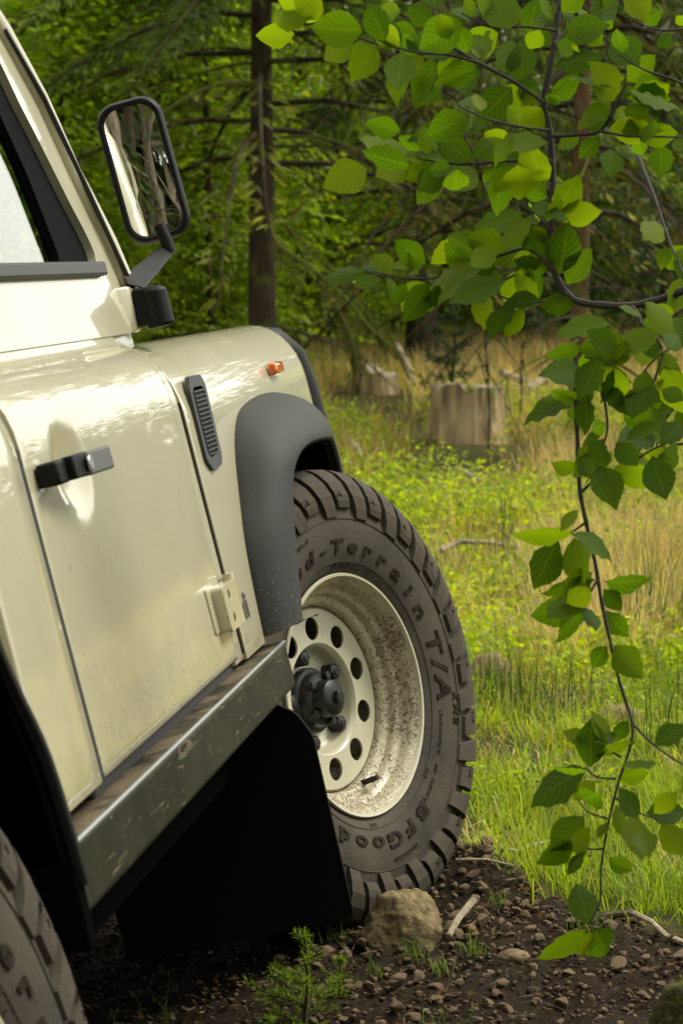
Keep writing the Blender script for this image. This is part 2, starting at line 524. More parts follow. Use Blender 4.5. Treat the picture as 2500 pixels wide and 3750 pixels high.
def axis(segs):
    o = [segs[0][0]]
    for a, b, st in segs:
        n = max(1, int(round((b - a) / st))); o += list(a + (b - a) * np.arange(1, n + 1) / n)
    return np.array(o)
gx = axis([(-400, -60, 34), (-60, -8, 3), (-8, -1.4, .22), (-1.4, 1.4, .018), (1.4, 6, .2), (6, 60, 3), (60, 400, 34)])
gy = axis([(-400, -20, 38), (-20, 2.2, .8), (2.2, 3.0, .05), (3.0, 5.0, .018), (5.0, 9, .08), (9, 32, .35), (32, 140, 4), (140, 600, 46)])
GX, GY = np.meshgrid(gx, gy, indexing='ij')
GZ = height(GX, GY)
dmask = np.clip((dirt_edge(GX) - GY) / .10 + .5, 0, 1)
for i in range(len(gx)):
    if not -1.5 < gx[i] < 1.5: continue
    for j in range(len(gy)):
        y = gy[j]
        if 2.9 < y < 5.3:
            x = gx[i]
            GZ[i, j] += (noise.fractal((x * 9, y * 9, 3), 1, 2, 4) * .021 + noise.noise((x * 38, y * 38, 1)) * .010) * (.25 + .75 * dmask[i, j])
ni, nj = GX.shape
V = np.stack([GX, GY, GZ], -1).reshape(-1, 3)
ii, jj = np.meshgrid(np.arange(ni - 1), np.arange(nj - 1), indexing='ij')
a = (ii * nj + jj).ravel()
F = np.stack([a, a + nj, a + nj + 1, a + 1], 1)
cm = np.zeros((len(V), 3)); cm[:, 0] = dmask.ravel()
# worn bare soil shows between the tufts too
cm[:, 0] = np.maximum(cm[:, 0], np.clip(np.sin(V[:, 0] * 2.3 + 1) * np.sin(V[:, 1] * 1.4) - .72, 0, 1) * 2.2 * (V[:, 1] < 9)).clip(0, 1)
ground = np_mesh('ground', V, F, MAT['soil'], None, cm, True)
tag(ground, 'uneven forest ground of dark soil and turf', None, None, 'structure')
def gz(x, y): return float(height(x, y))

# ------------------------------------------------------------------ vehicle
CARM = Matrix(((0.14444141, -0.95883256, -0.24449296, -0.7908),
               (0.98871135, 0.14979543, -0.00334519, 4.3887),
               (0.03983141, -0.24124978, 0.9696453, 0.1927), (0, 0, 0, 1)))
car = empty('off_road_vehicle')
car.matrix_world = CARM
tag(car, 'cream boxy off-road vehicle with grey wheel arch flares parked on the forest track', 'off-road vehicle')
YS = -.82                                    # right side plane (x forward, y left, z up, origin between the front hubs)
P_ = MAT['cream_paint']
SHO = [(-.82, .585), (-.8195, .605), (-.817, .625), (-.812, .645), (-.804, .664), (-.793, .681), (-.778, .695), (-.762, .705)]
def lerp(a, b, t): return a + (b - a) * t
def upy(z): return -.745 + .12 * (z - .82)   # tilted upper side plane

def side_panel(name, xs, zb, prof_top, mat=P_, parent=car, mirror=False, rows=7, dent=None, dy=0, sol=.018):
    P = []
    for x in xs:
        z0 = zb(x) if callable(zb) else zb
        row = [(YS, lerp(z0, prof_top[0][1], t / rows)) for t in range(rows)] + list(prof_top)
        row = [(x, (y + dy + (dent(x, z) if dent else 0)) * (-1 if mirror else 1), z) for y, z in row]
        P.append(row)
    b = MB().grid(P)
    # returned edges so that the sheet reads as a folded panel
    o = b.build(name, mat, parent, True)
    sm = o.modifiers.new('solid', 'SOLIDIFY'); sm.thickness = sol; sm.offset = 1 if mirror else -1
    bv = o.modifiers.new('bevel', 'BEVEL'); bv.width = .004; bv.segments = 2; bv.limit_method = 'ANGLE'; bv.angle_limit = R(50)
    return o

def orient_out(o, right=True):
    me = o.data
    s = sum(p.normal.y * p.area for p in me.polygons)
    if (s > 0) == right: me.flip_normals()

# front wing with its squared wheel arch
ARCH = [(-.494, .20), (-.479, .28), (-.454, .355), (-.412, .42), (-.365, .485), (-.31, .53), (-.22, .56), (-.05, .572), (.1, .569), (.22, .556), (.31, .53), (.37, .48), (.42, .40), (.45, .28), (.47, .15)]
LIP = [(-.43, -.876, .205), (-.395, -.885, .30), (-.36, -.893, .38), (-.33, -.90, .43), (-.30, -.908, .458), (-.25, -.915, .474), (-.17, -.918, .480), (-.05, -.918, .478), (.06, -.912, .472), (.13, -.906, .466), (.18, -.900, .45), (.215, -.895, .42), (.25, -.888, .37), (.29, -.88, .28), (.32, -.87, .15)]
def arch_z(x):
    xs = [p[0] for p in ARCH]
    if x <= xs[0] or x >= xs[-1]: return .19
    return float(np.interp(x, xs, [p[1] for p in ARCH])) - .004
WTOP = [(-.82, .565), (-.8195, .585), (-.817, .607), (-.812, .629), (-.803, .65), (-.791, .669), (-.775, .686), (-.757, .698), (-.735, .706), (-.70, .710), (-.60, .713), (-.40, .716)]
wx = sorted(set([-.651] + list(np.linspace(-.64, -.50, 6)) + list(np.linspace(-.494, -.31, 22)) + list(np.linspace(-.29, .30, 14)) + list(np.linspace(.31, .47, 16)) + [.50, .515]))
def wing(mirror):
    P = []
    fx = [(.525, .004), (.533, .011), (.538, .022), (.540, .034)]
    for x in wx + [a for a, _ in fx]:
        ins = 0
        for a, d in fx:
            if a == x: ins = d
        z0 = arch_z(x) if x <= .515 else .19
        row = [(YS, lerp(z0, WTOP[0][1], t / 9)) for t in range(9)] + WTOP
        row2 = []
        for y, z in row:
            # shrink the section towards the inside for the rounded front corner
            row2.append((x, (y + ins) if y < -.70 else y, z - ins * max(0, min(1, (z - .5) / .2))))
        P.append([(a, -b if mirror else b, c_) for a, b, c_ in row2])
    # front face
    last = P[-1]
    P.append([(.541, lerp(p[1], (.40 if mirror else -.40), .5), p[2]) for p in last])
    o = MB().grid(P).build('front_wing', P_, car, True)
    orient_out(o, not mirror)
    sm = o.modifiers.new('solid', 'SOLIDIFY'); sm.thickness = .012; sm.offset = -1
    bv = o.modifiers.new('bevel', 'BEVEL'); bv.width = .003; bv.segments = 2; bv.limit_method = 'ANGLE'; bv.angle_limit = R(60)
    return o
wing_r = wing(False); wing_l = wing(True)

# filler strip (bulkhead post) between wing and door
def strip(mirror):
    o = side_panel('scuttle_post', [-.712, -.702, -.692, -.675, -.662, -.653], .19, SHO + [(-.745, .709), (-.72, .712)], mirror=mirror, dy=.005)
    orient_out(o, not mirror); return o
strip(False); strip(True)

# door with pressed recess behind the handle
def dent(x, z):
    e = ((x + 1.348) / .085) ** 2 + ((z - .556) / .058) ** 2
    return .011 * (1 - e * e) ** 2 if e < 1 else 0.0
dx = list(np.linspace(-1.543, -1.45, 8)) + list(np.linspace(-1.44, -1.25, 34)) + list(np.linspace(-1.23, -.722, 26)) + [-.716]
DTOP = [(-.82, .60), (-.8185, .622), (-.814, .643), (-.806, .663), (-.795, .680), (-.781, .693), (-.768, .701), (-.7605, .707), (-.7585, .714), (-.757, .724)]
def door(mirror):
    P = []
    for x in dx:
        row = [(YS, lerp(.207, .60, t / 26)) for t in range(26)] + DTOP
        # turned-under bottom edge
        row = [(YS + .012, .199), (YS + .003, .202)] + row
        P.append([(x, (y + (0 if mirror else dent(x, z))) * (-1 if mirror else 1), z) for y, z in row])
    o = MB().grid(P).build('door', P_, car, True)
    orient_out(o, not mirror)
    sm = o.modifiers.new('solid', 'SOLIDIFY'); sm.thickness = .022; sm.offset = -1
    bv = o.modifiers.new('bevel', 'BEVEL'); bv.width = .005; bv.segments = 3; bv.limit_method = 'ANGLE'; bv.angle_limit = R(60)
    return o
door_r = door(False); door_l = door(True)

# upper door frame, sash and glass on the tilted plane
OUT_U = [(-1.543, .722), (-.60, .722), (-.567, .735), (-.558, .794), (-.560, .823), (-.570, .884), (-.588, .939), (-.602, .981), (-.635, 1.104), (-.70, 1.198), (-.735, 1.245), (-1.543, 1.245)]
OPEN = [(-.690, .823), (-.652, .836), (-.640, .858), (-.650, .889), (-.674, .931), (-.697, .986), (-.721, 1.041), (-.748, 1.091), (-.763, 1.15), (-.80, 1.205), (-1.47, 1.205), (-1.50, 1.18), (-1.50, .823)]
GLASS = [(-.805, .843), (-.806, .98), (-.826, 1.06), (-.838, 1.12), (-.87, 1.17), (-1.45, 1.17), (-1.46, .843)]
def plane_up(vs, off, side):
    k = 1 / math.sqrt(1 + .12 ** 2)
    o = []
    for u, v, w_ in vs:
        y = upy(v) + (off + w_) * -1 * k
        z = v + (off + w_) * .12 * k
        o.append((u, y * side, z))
    return o
def upper(side):
    v, f = fill2d(roundpoly(OUT_U, .012), [roundpoly(OPEN, .03)], .03)
    o1 = MB().add(plane_up(v, -.012, side), f).build('window_frame', P_, door_r if side == 1 else door_l, bevel=.005, seg=3)
    v, f = fill2d(roundpoly([(a + (.004 if a > -1 else -.004), b + (-.004 if b < 1 else .004)) for a, b in OPEN], .03), [roundpoly(GLASS, .02)], .02)
    o2 = MB().add(plane_up(v, -.020, side), f).build('window_sash', MAT['sash_rubber'], door_r if side == 1 else door_l, bevel=.003)
    v, f = fill2d([(a + (.01 if a > -1 else -.01), b + (-.01 if b < 1 else .01)) for a, b in GLASS], [], .004)
    o3 = MB().add(plane_up(v, -.024, side), f).build('window_glass', MAT['cab_glass'], door_r if side == 1 else door_l)
    b = MB(); b.box(-1.51, -.655, 0, 1, 0, 1, None)
    v = [(x, (upy(.825) + (-.016 if y == 0 else .006)) * side, .816 if z == 0 else .838) for x, y, z in b.v]
    o4 = MB().add(v, b.f).build('window_seal', MAT['dark_grey_plastic'], door_r if side == 1 else door_l, bevel=.004)
upper(1); upper(-1)

# screen pillars, roof, rear body, bonnet
for sd_ in (1, -1):
    MB().tube([(-.520, -.752 * sd_, .76), (-.531, -.748 * sd_, .80), (-.545, -.741 * sd_, .87), (-.577, -.731 * sd_, .944), (-.595, -.725 * sd_, .984), (-.624, -.711 * sd_, 1.104), (-.692, -.699 * sd_, 1.207), (-.75, -.69 * sd_, 1.27)], .02, 10).build('screen_pillar', P_, car, True)
    MB().tube([(-.545, -.764 * sd_, .80), (-.592, -.748 * sd_, .944), (-.640, -.727 * sd_, 1.104), (-.708, -.712 * sd_, 1.207)], .004, 6).build('screen_gutter', MAT['black_rubber'], car, True)
v = [(-.515, .70, .76), (-.515, -.70, .76), (-.70, -.665, 1.22), (-.70, .665, 1.22)]
o = MB().add(v, [(0, 1, 2, 3)]).build('windscreen', MAT['cab_glass'], car, solid=.005)
b = MB()
ry = [(-.705, 1.225), (-.708, 1.245), (-.70, 1.262), (-.685, 1.268), (-.675, 1.30), (-.655, 1.36), (-.61, 1.405), (-.5, 1.43), (-.25, 1.445), (0, 1.45)]
ry = ry + [(-y, z) for y, z in ry[-2::-1]]
o = MB().grid([[(x, y * s_, z - dz) for y, z in ry] for x, s_, dz in ((-.67, .985, .05), (-.70, .995, .015), (-.76, 1, 0), (-1.6, 1, 0), (-2.9, 1, 0))]).build('roof', P_, car, True, solid=.012)
MB().box(-2.88, -.74, -.66, .66, 1.232, 1.24).build('headliner', MAT['headliner'], car)
MB().box(-.79, -.70, -.62, .62, 1.17, 1.232).build('screen_header_trim', MAT['headliner'], car, bevel=.01)
for sd_ in (1, -1):
    MB().box(-1.55, -.80, -.69 * sd_, -.62 * sd_, 1.185, 1.232).build('cant_rail_trim', MAT['black_plastic'], car, bevel=.01)
MB().grid([[(x, y, z + (.02 if x < 0 else 0)) for y, z in ((-.41, .706), (-.405, .728), (-.36, .742), (0, .755), (.36, .742), (.405, .728), (.41, .706))] for x in (-.52, -.2, .2, .5, .54)]).build('bonnet', P_, car, True, solid=.02)
MB().box(.45, .548, -.42, .42, .20, .70).build('grille_panel', MAT['black_plastic'], car, bevel=.02)
MB().box(-.66, -.515, -.74, .74, .60, .755).build('scuttle', P_, car, bevel=.012)
for side, mir in ((1, False), (-1, True)):
    o = side_panel('rear_body', [-1.757, -1.74, -1.70, -1.65, -1.60, -1.555], .198, SHO + [(-.745, .709)], mirror=mir)
    orient_out(o, not mir)
    def rz_(x): return arch_z(-2.36 - x) if -2.83 < x < -1.87 else .21
    o = side_panel('rear_quarter', sorted([-2.95] + list(np.linspace(-2.83, -2.67, 12)) + list(np.linspace(-2.6, -2.1, 8)) + list(np.linspace(-2.05, -1.868, 16)) + [-1.80, -1.759]), rz_, SHO + [(-.745, .709)], mirror=mir, dy=.012)
    orient_out(o, not mir)
    v, f = fill2d([(-2.95, .70), (-1.55, .70), (-1.55, 1.245), (-2.95, 1.245)], [rrect(-2.75, -1.75, .84, 1.17, .05)], .03)
    MB().add(plane_up(v, -.014, side), f).build('upper_rear_side', P_, car, bevel=.004)
    v, f = fill2d(rrect(-2.76, -1.74, .83, 1.18, .05), [], .004)
    MB().add(plane_up(v, -.02, side), f).build('rear_side_glass', MAT['cab_glass'], car)
v, f = fill2d(rrect(-.80, .80, .2, 1.24, .03), [rrect(-.60, .60, .80, 1.19, .05)], .02)
MB().add([(-2.94 + c_, a * (1 if b_ < .7 else 1 - (b_ - .7) * .2), b_) for a, b_, c_ in v], f).build('tail_panel', P_, car)
# dark door seal strip below and behind the door
MB().box(-1.555, -.70, -.806, -.74, .168, .204).build('door_seal', MAT['black_rubber'], car, bevel=.006)
for sd_ in (1, -1):
    MB().box(-1.556, -1.5425, -.8188 * sd_, -.76 * sd_, .2, .60).build('door_gap_seal', MAT['black_rubber'], car)
    MB().box(-.7168, -.7112, -.8172 * sd_, -.76 * sd_, .2, .60).build('door_gap_seal', MAT['black_rubber'], car)
    MB().box(-.6536, -.6506, -.8175 * sd_, -.79 * sd_, .2, .60).build('door_gap_seal', MAT['black_rubber'], car)

# cabin
MB().box(-.72, -.54, -.66, .66, .62, .80).build('dashboard', MAT['interior_fabric'], car, bevel=.03)
for sy in (-.40, .40):
    b = MB().box(-1.45, -.98, sy - .24, sy + .24, .42, .58)
    seat = b.build('seat', MAT['interior_fabric'], car, bevel=.04, seg=3)
    b = MB().add([(-1.48 + a * .12 - c_ * .10, sy + bb * .23 * (1 - .15 * c_), .56 + c_ * .46) for a in (0, 1) for bb in (-1, 1) for c_ in (0, 1)], [(0, 1, 3, 2), (4, 6, 7, 5), (0, 4, 5, 1), (2, 3, 7, 6), (0, 2, 6, 4), (1, 5, 7, 3)])
    b.build('seat_back', MAT['interior_fabric'], seat, bevel=.04, seg=3)
    MB().box(-1.56, -1.47, sy - .13, sy + .13, 1.03, 1.17).build('headrest', MAT['interior_fabric'], seat, bevel=.04, seg=3)
b = MB()
st_ = [(-.86 + .07 * math.sin(t) * .4, -.40 + .19 * math.cos(t), .80 + .17 * math.sin(t)) for t in np.linspace(0, 2 * math.pi, 33)]
sw = b.tube(st_, .014, 8, False).build('steering_wheel', MAT['black_plastic'], car, True)
MB().cyl((-.86, -.40, .80), (1, 0, -.5), .03, .16, 12).box(-.87, -.85, -.58, -.22, .785, .815).build('steering_column', MAT['black_plastic'], sw, bevel=.004)
MB().box(-.735, -.71, -.11, .11, 1.09, 1.16).build('rear_view_mirror', MAT['mirror_silver'], car, bevel=.012)
MB().box(-2.9, .45, -.70, .70, -.02, .19).box(-.62, .40, -.42, .42, .19, .64).box(-2.9, -.66, -.74, .74, .19, .26).build('chassis', MAT['underbody_black'], car)
MB().tube([(0, -.66, 0), (0, .66, 0)], .05, 12).tube([(-2.36, -.66, 0), (-2.36, .66, 0)], .05, 12).build('axle', MAT['underbody_black'], car)

# wheel arch flare: section swept from body line to rolled lip
def resample(pts, n):
    p = np.array(pts); d = np.r_[0, np.cumsum(np.linalg.norm(np.diff(p, axis=0), axis=1))]
    # gentle smoothing through Catmull-like cubic resampling
    t = np.linspace(0, len(p) - 1, n)
    o = []
    for s_ in t:
        i = int(min(max(math.floor(s_), 0), len(p) - 2)); u = s_ - i
        p0 = p[max(i - 1, 0)]; p1 = p[i]; p2 = p[i + 1]; p3 = p[min(i + 2, len(p) - 1)]
        o.append(.5 * ((2 * p1) + (-p0 + p2) * u + (2 * p0 - 5 * p1 + 4 * p2 - p3) * u * u + (-p0 + 3 * p1 - 3 * p2 + p3) * u ** 3))
    return np.array(o)
LIP_R = [(-.43, -.893, .165), (-.415, -.893, .30), (-.385, -.889, .38)] + LIP[3:]
def flare(ax, mirx, side):
    A = resample([(x, YS, z) for x, z in ARCH], 57); Lp = resample(LIP_R if mirx else LIP, 57)
    P = []
    for I, E in zip(A, Lp):
        row = [I + np.array([0, .004, 0]), I + np.array([0, -.004, 0])]
        for t in np.linspace(.12, 1, 10):
            a = math.sin(t * math.pi / 2); c_ = 1 - math.cos(t * math.pi / 2)
            fy = lerp(t, a, .75); fx = lerp(t, c_, .75)
            row.append(np.array([lerp(I[0], E[0], fx), lerp(I[1], E[1], fy), lerp(I[2], E[2], fx)]))
        inw = np.array([-.05, 0, .12]) - np.array([E[0], 0, E[2]]); inw = inw / np.linalg.norm(inw)
        row += [E + inw * .006 + np.array([0, .001, 0]), E + inw * .010 + np.array([0, .006, 0]), E + inw * .010 + np.array([0, .02, 0])]
        for t in (.6, .2):
            q = row[2 + int(t * 9)]
            row.append(np.array([q[0], q[1] + .006, q[2]]) + inw * .012)
        row.append(I + np.array([0, .004, 0]) + inw * .014)
        P.append([((ax - p[0]) if mirx else (ax + p[0]), p[1] * side, p[2]) for p in row])
    o = MB().grid(P).add([p for p in P[0]], [tuple(range(len(P[0])))]).add([p for p in P[-1]], [tuple(range(len(P[-1])))]).build('wheel_arch_flare', MAT['black_plastic' if mirx else 'grey_plastic'], car, True)  # rear flares take black to stand in for shade on the grey plastic
    # well liner
    Q = []
    for I, E in zip(A, Lp):
        inw = np.array([-.05, 0, .12]) - np.array([I[0], 0, I[2]]); inw = inw / np.linalg.norm(inw)
        Q.append([((ax - p[0]) if mirx else (ax + p[0]), p[1] * side, p[2]) for p in (E + inw * .012 + np.array([0, .006, 0]), lerp(I, E, .5) + inw * .018, I + inw * .014 + np.array([0, .03, 0]), I + np.array([0, .45, .02]))])
    MB().grid(Q).build('wheel_arch_liner', MAT['underbody_black'], car, True, solid=.004)
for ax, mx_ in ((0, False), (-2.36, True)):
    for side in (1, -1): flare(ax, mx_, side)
    MB().box(ax - .5, ax + .5, -.40, -.37, -.02, .60).build('inner_wing', MAT['underbody_black'], car)

MB().add([(-1.935 + a, y, z) for a in (-.012, .012) for y, z in ((-.80, .19), (-.886, .19), (-.883, .10), (-.80, .10))], [(0, 1, 2, 3), (7, 6, 5, 4), (0, 4, 5, 1), (1, 5, 6, 2), (2, 6, 7, 3), (3, 7, 4, 0)]).build('arch_bracket', MAT['underbody_black'], car, bevel=.003)
# rock slider, mud flap
sl_o = MB().box(-1.82, -.458, -.845, -.70, .104, .182).build('rock_slider', MAT['slider'], car, bevel=.009, seg=4)
MB().tube([(-1.815, -.8438, .1808), (-.466, -.8438, .1808)], .0032, 8).build('worn_edge', MAT['worn_edge_steel'], sl_o, True)
v, f = fill2d(roundpoly([(-.45, -.29), (-.45, .16), (-.80, .16), (-.800, .085), (-.832, .062), (-.850, .02), (-.842, -.29)], .012), [], .009)
MB().add([(-.455 + c_, a, b_) for a, b_, c_ in v], f).build('mud_flap', MAT['mud_flap_rubber'], car, bevel=.002)
v, f = fill2d([(-.45, -.26), (-.45, .16), (-.85, .16), (-.85, -.26)], [], .009)
MB().add([(-2.82 + c_, a, b_) for a, b_, c_ in v], f).build('mud_flap', MAT['mud_flap_rubber'], car)

# black hoop guard in front of the wing
MB().tube([(.60, -.74, .12), (.615, -.782, .30), (.622, -.786, .46), (.622, -.785, .56), (.618, -.778, .62), (.60, -.755, .658), (.57, -.71, .672), (.56, -.60, .676), (.56, .60, .676), (.57, .71, .672), (.60, .755, .658), (.618, .778, .62), (.622, .786, .46), (.60, .74, .12)], .036, 16).build('front_guard_bar', MAT['black_plastic'], car, True)
MB().box(.56, .68, -.80, .80, .02, .14).build('front_bumper', MAT['black_plastic'], car, bevel=.01)

# side vent
def to_side(vs, y0=YS): return [(a, y0 - w_, b_) for a, b_, w_ in vs]
VO = [(-.600, .615), (-.578, .636), (-.496, .634), (-.476, .618), (-.486, .505), (-.500, .487), (-.572, .482), (-.604, .502)]
VI = [(-.585, .606), (-.570, .617), (-.506, .616), (-.494, .607), (-.503, .518), (-.512, .507), (-.568, .503), (-.586, .513)]
v, f = fill2d(roundpoly(VO, .008), [roundpoly(VI, .006)], .008)
vent = MB().add(to_side(v, YS - .002), f).build('side_vent', MAT['dark_grey_plastic'], car, bevel=.003, seg=3)
v, f = fill2d(VI, [], .002)
MB().add(to_side(v, YS - .0005), f).build('vent_backing', MAT['underbody_black'], vent)
slat0 = None
for k in range(15):
    z = .6095 - k * .00725; t = k / 14
    x0 = lerp(-.583, -.585, t); x1 = lerp(-.497, -.504, t)
    if k == 14: x0, x1 = -.577, -.508
    MB().box(x0, x1, YS - .008, YS - .001, z - .0011, z + .0011).build('slat', MAT['dark_grey_plastic'], vent)
for k in range(11):
    x = lerp(-.578, -.502, k / 10)
    MB().box(x - .0011, x + .0011, YS - .005, YS - .001, .508, .612).build('slat', MAT['dark_grey_plastic'], vent)

# indicator, hinge, decal, handle
ind = MB().add([(a + (.006 if c_ else 0) * sx, YS - c_ * .016, b_ + (.004 if c_ else 0) * sz_) for (a, sx) in ((.126, 1), (.212, -1)) for (b_, sz_) in ((.598, 1), (.625, -1)) for c_ in (0, 1)], [(0, 1, 3, 2), (4, 6, 7, 5), (0, 4, 5, 1), (2, 3, 7, 6), (0, 2, 6, 4), (1, 5, 7, 3)]).build('indicator_lamp', MAT['amber_lens'], car, bevel=.005, seg=3)
def hinge(x0, x1, z0, z1, y0=YS):
    v, f = fill2d(rrect(x0, x1, z0, z1, .008), [circ(lerp(x0, x1, .36), z1 - .018, .0085), circ(lerp(x0, x1, .36), z0 + .016, .0085)], .020)
    h = MB().add(to_side(v, y0 - .011), f).build('door_hinge', P_, car, bevel=.005, seg=3)
    v, f = fill2d(rrect(x0 + .012, x1 - .012, z0 + .006, z1 - .006, .006), [], .006)
    MB().add(to_side(v, y0 - .005), f).build('hinge_pad', P_, h)
    v, f = fill2d([(x1 - .006, z1 + .006), (x1 + .022, z1 + .006), (x1 + .022, z1 - .022), (x1 + .012, z1 - .024), (x1 + .012, z0 + .018), (x1 + .024, z0 + .014), (x1 + .024, z0 + .002), (x1 - .006, z0 + .004)], [], .012)
    MB().add(to_side(v, y0 - .006), f).build('hinge_leaf', P_, h, bevel=.003)
    MB().cyl((x1 - .002, y0 - .012, z0 - .002), (0, 0, 1), .009, z1 - z0 + .010, 14).build('hinge_pin', P_, h, True)
    v, f = fill2d(rrect(x0 - .028, x0 + .02, z0 + .004, z1 + .004, .006), [], .003)
    MB().add(to_side(v, y0 - .0016), f).build('hinge_gasket', P_, h, bevel=.001)
    return h
hinge(-.795, -.690, .252, .322)
v, f = text_mesh('Tdi', .062, .0006, .0012, .0)
MB().add([(-.633 + a * .92, YS - .0012 - c_, .245 + b_ * .92) for a, b_, c_ in v], f).build('decal', MAT['decal_dark'], wing_r)

hd = MB().box(-1.512, -1.462, YS - .030, YS - .002, .548, .577).build('door_handle', MAT['black_plastic'], door_r, bevel=.004)
def lever(x0, x1, y0, y1, za, zb_, name, mt):
    return MB().add([(x, y + (0 if k else .016), z) for (x, y) in ((x0, y0), (x1, y1)) for k in (0, 1) for z in (za, zb_)], [(0, 1, 3, 2), (4, 6, 7, 5), (0, 4, 5, 1), (2, 3, 7, 6), (0, 2, 6, 4), (1, 5, 7, 3)]).build(name, mt, door_r, bevel=.003, seg=3)
lever(-1.475, -1.425, YS - .040, YS - .046, .549, .578, 'handle_lock', MAT['black_plastic'])
lever(-1.428, -1.352, YS - .046, YS - .056, .548, .577, 'handle_lever', MAT['handle_grey'])
MB().cyl((-1.433, YS - .0465, .563), (0, -1, 0), .010, .004, 20).build('key_barrel', MAT['brushed_steel'], door_r, bevel=.001)

# door mirror
mr = MB()
br = [(x, y, z) for x in (-.60, -.52) for y in (-.765, -.735) for z in (.722, .80)]
bkt = MB().add([(-.612, -.735, .724), (-.612, -.740, .798), (-.585, -.768, .795), (-.585, -.764, .722), (-.54, -.735, .724), (-.54, -.74, .798), (-.55, -.768, .795), (-.55, -.764, .722)], [(0, 1, 2, 3), (4, 7, 6, 5), (0, 4, 5, 1), (1, 5, 6, 2), (2, 6, 7, 3), (3, 7, 4, 0)]).build('mirror_bracket', P_, car, bevel=.005)
for z in (.739, .781):
    MB().cyl((-.600, -.7535, z), (-.7, -.7, .05), .007, .003, 14).build('bracket_screw', MAT['cream_paint'], bkt)
arm = MB().add([(-.575, -.764, .728), (-.575, -.768, .790), (-.565, -.812, .786), (-.565, -.812, .728), (-.52, -.764, .728), (-.52, -.768, .790), (-.53, -.812, .786), (-.53, -.812, .728)], [(0, 1, 2, 3), (4, 7, 6, 5), (0, 4, 5, 1), (1, 5, 6, 2), (2, 6, 7, 3), (3, 7, 4, 0)]).cyl((-.552, -.797, .7215), (0, 0, 1), .022, .062, 20).build('mirror_arm', MAT['black_plastic'], car, bevel=.006, seg=3)
# folded arm link
MB().add([(-.565, -.760, .797), (-.565, -.762, .814), (-.345, -.785, .855), (-.345, -.801, .838), (-.565, -.790, .786), (-.54, -.757, .797), (-.54, -.759, .814), (-.33, -.771, .855), (-.33, -.787, .838), (-.54, -.787, .786)],
         [(0, 1, 2, 3, 4), (9, 8, 7, 6, 5), (0, 5, 6, 1), (1, 6, 7, 2), (2, 7, 8, 3), (3, 8, 9, 4), (4, 9, 5, 0)]).build('arm_link', MAT['black_plastic'], arm, bevel=.004, seg=3)
MB().tube([(-.338, -.794, .840), (-.338, -.792, .865), (-.333, -.787, .889)], .011, 12).build('mirror_neck', MAT['black_plastic'], arm, True)
MPHI = 6.4; MTILT = -0.3; MROLL = -1.0
MC = Vector((-.315, -.779, .9865))
mm = Matrix.Translation(MC) @ Matrix.Rotation(R(MPHI), 4, 'Z') @ Matrix.Rotation(R(MTILT), 4, 'Y') @ Matrix.Rotation(R(MROLL), 4, 'X')
# mirror local: looks to -x, width along y, height along z
MW, MH = .0545, .1185
def mloc(v): return [tuple(mm @ Vector((c_, a, b_))) for a, b_, c_ in v]
prof = [(0, 1.0), (.010, 1.03), (.020, 1.02), (.034, .95), (.042, .80)]
rows = []
for dxm, s_ in prof:
    rows.append([tuple(mm @ Vector((dxm, a, b_))) for a, b_ in rrect(-MW * s_ - (s_ - 1) * 0, MW * s_, -MH * (1 + (s_ - 1) * .6), MH * (1 + (s_ - 1) * .6), .034 * s_, 8)])
for r_ in rows: r_.append(r_[0])
hb = MB().grid(rows); hb.add(rows[-1][:-1], [tuple(range(len(rows[-1]) - 1))])
# rim of the shell turning in to the glass
rin = [[tuple(mm @ Vector((d_, a, b_))) for a, b_ in rrect(-MW + i_, MW - i_, -MH + i_, MH - i_, .034 - i_ * .6, 8)] for d_, i_ in ((0, 0), (-.004, .003), (-.004, .007), (0, .010), (.006, .011))]
for r_ in rin: r_.append(r_[0])
hb.grid(rin)
head = hb.build('mirror_head', MAT['black_plastic'], car, True)
# slightly convex glass
g = []
i_ = .0105
for ring in np.linspace(0, 1, 7):
    row = []
    for a, b_ in rrect(-MW + i_, MW - i_, -MH + i_, MH - i_, .028, 8):
        a *= ring; b_ *= ring
        row.append(tuple(mm @ Vector((.0035 - .0035 * (1 - (a / MW) ** 2 * .16 - (b_ / MH) ** 2 * .3), a, b_))))
    row.append(row[0]); g.append(row)
gl = MB().grid(g).build('mirror_glass', MAT['mirror_silver'], head, True)
if sum((p.normal @ CARM.to_3x3().transposed()).y for p in gl.data.polygons) > 0: gl.data.flip_normals()

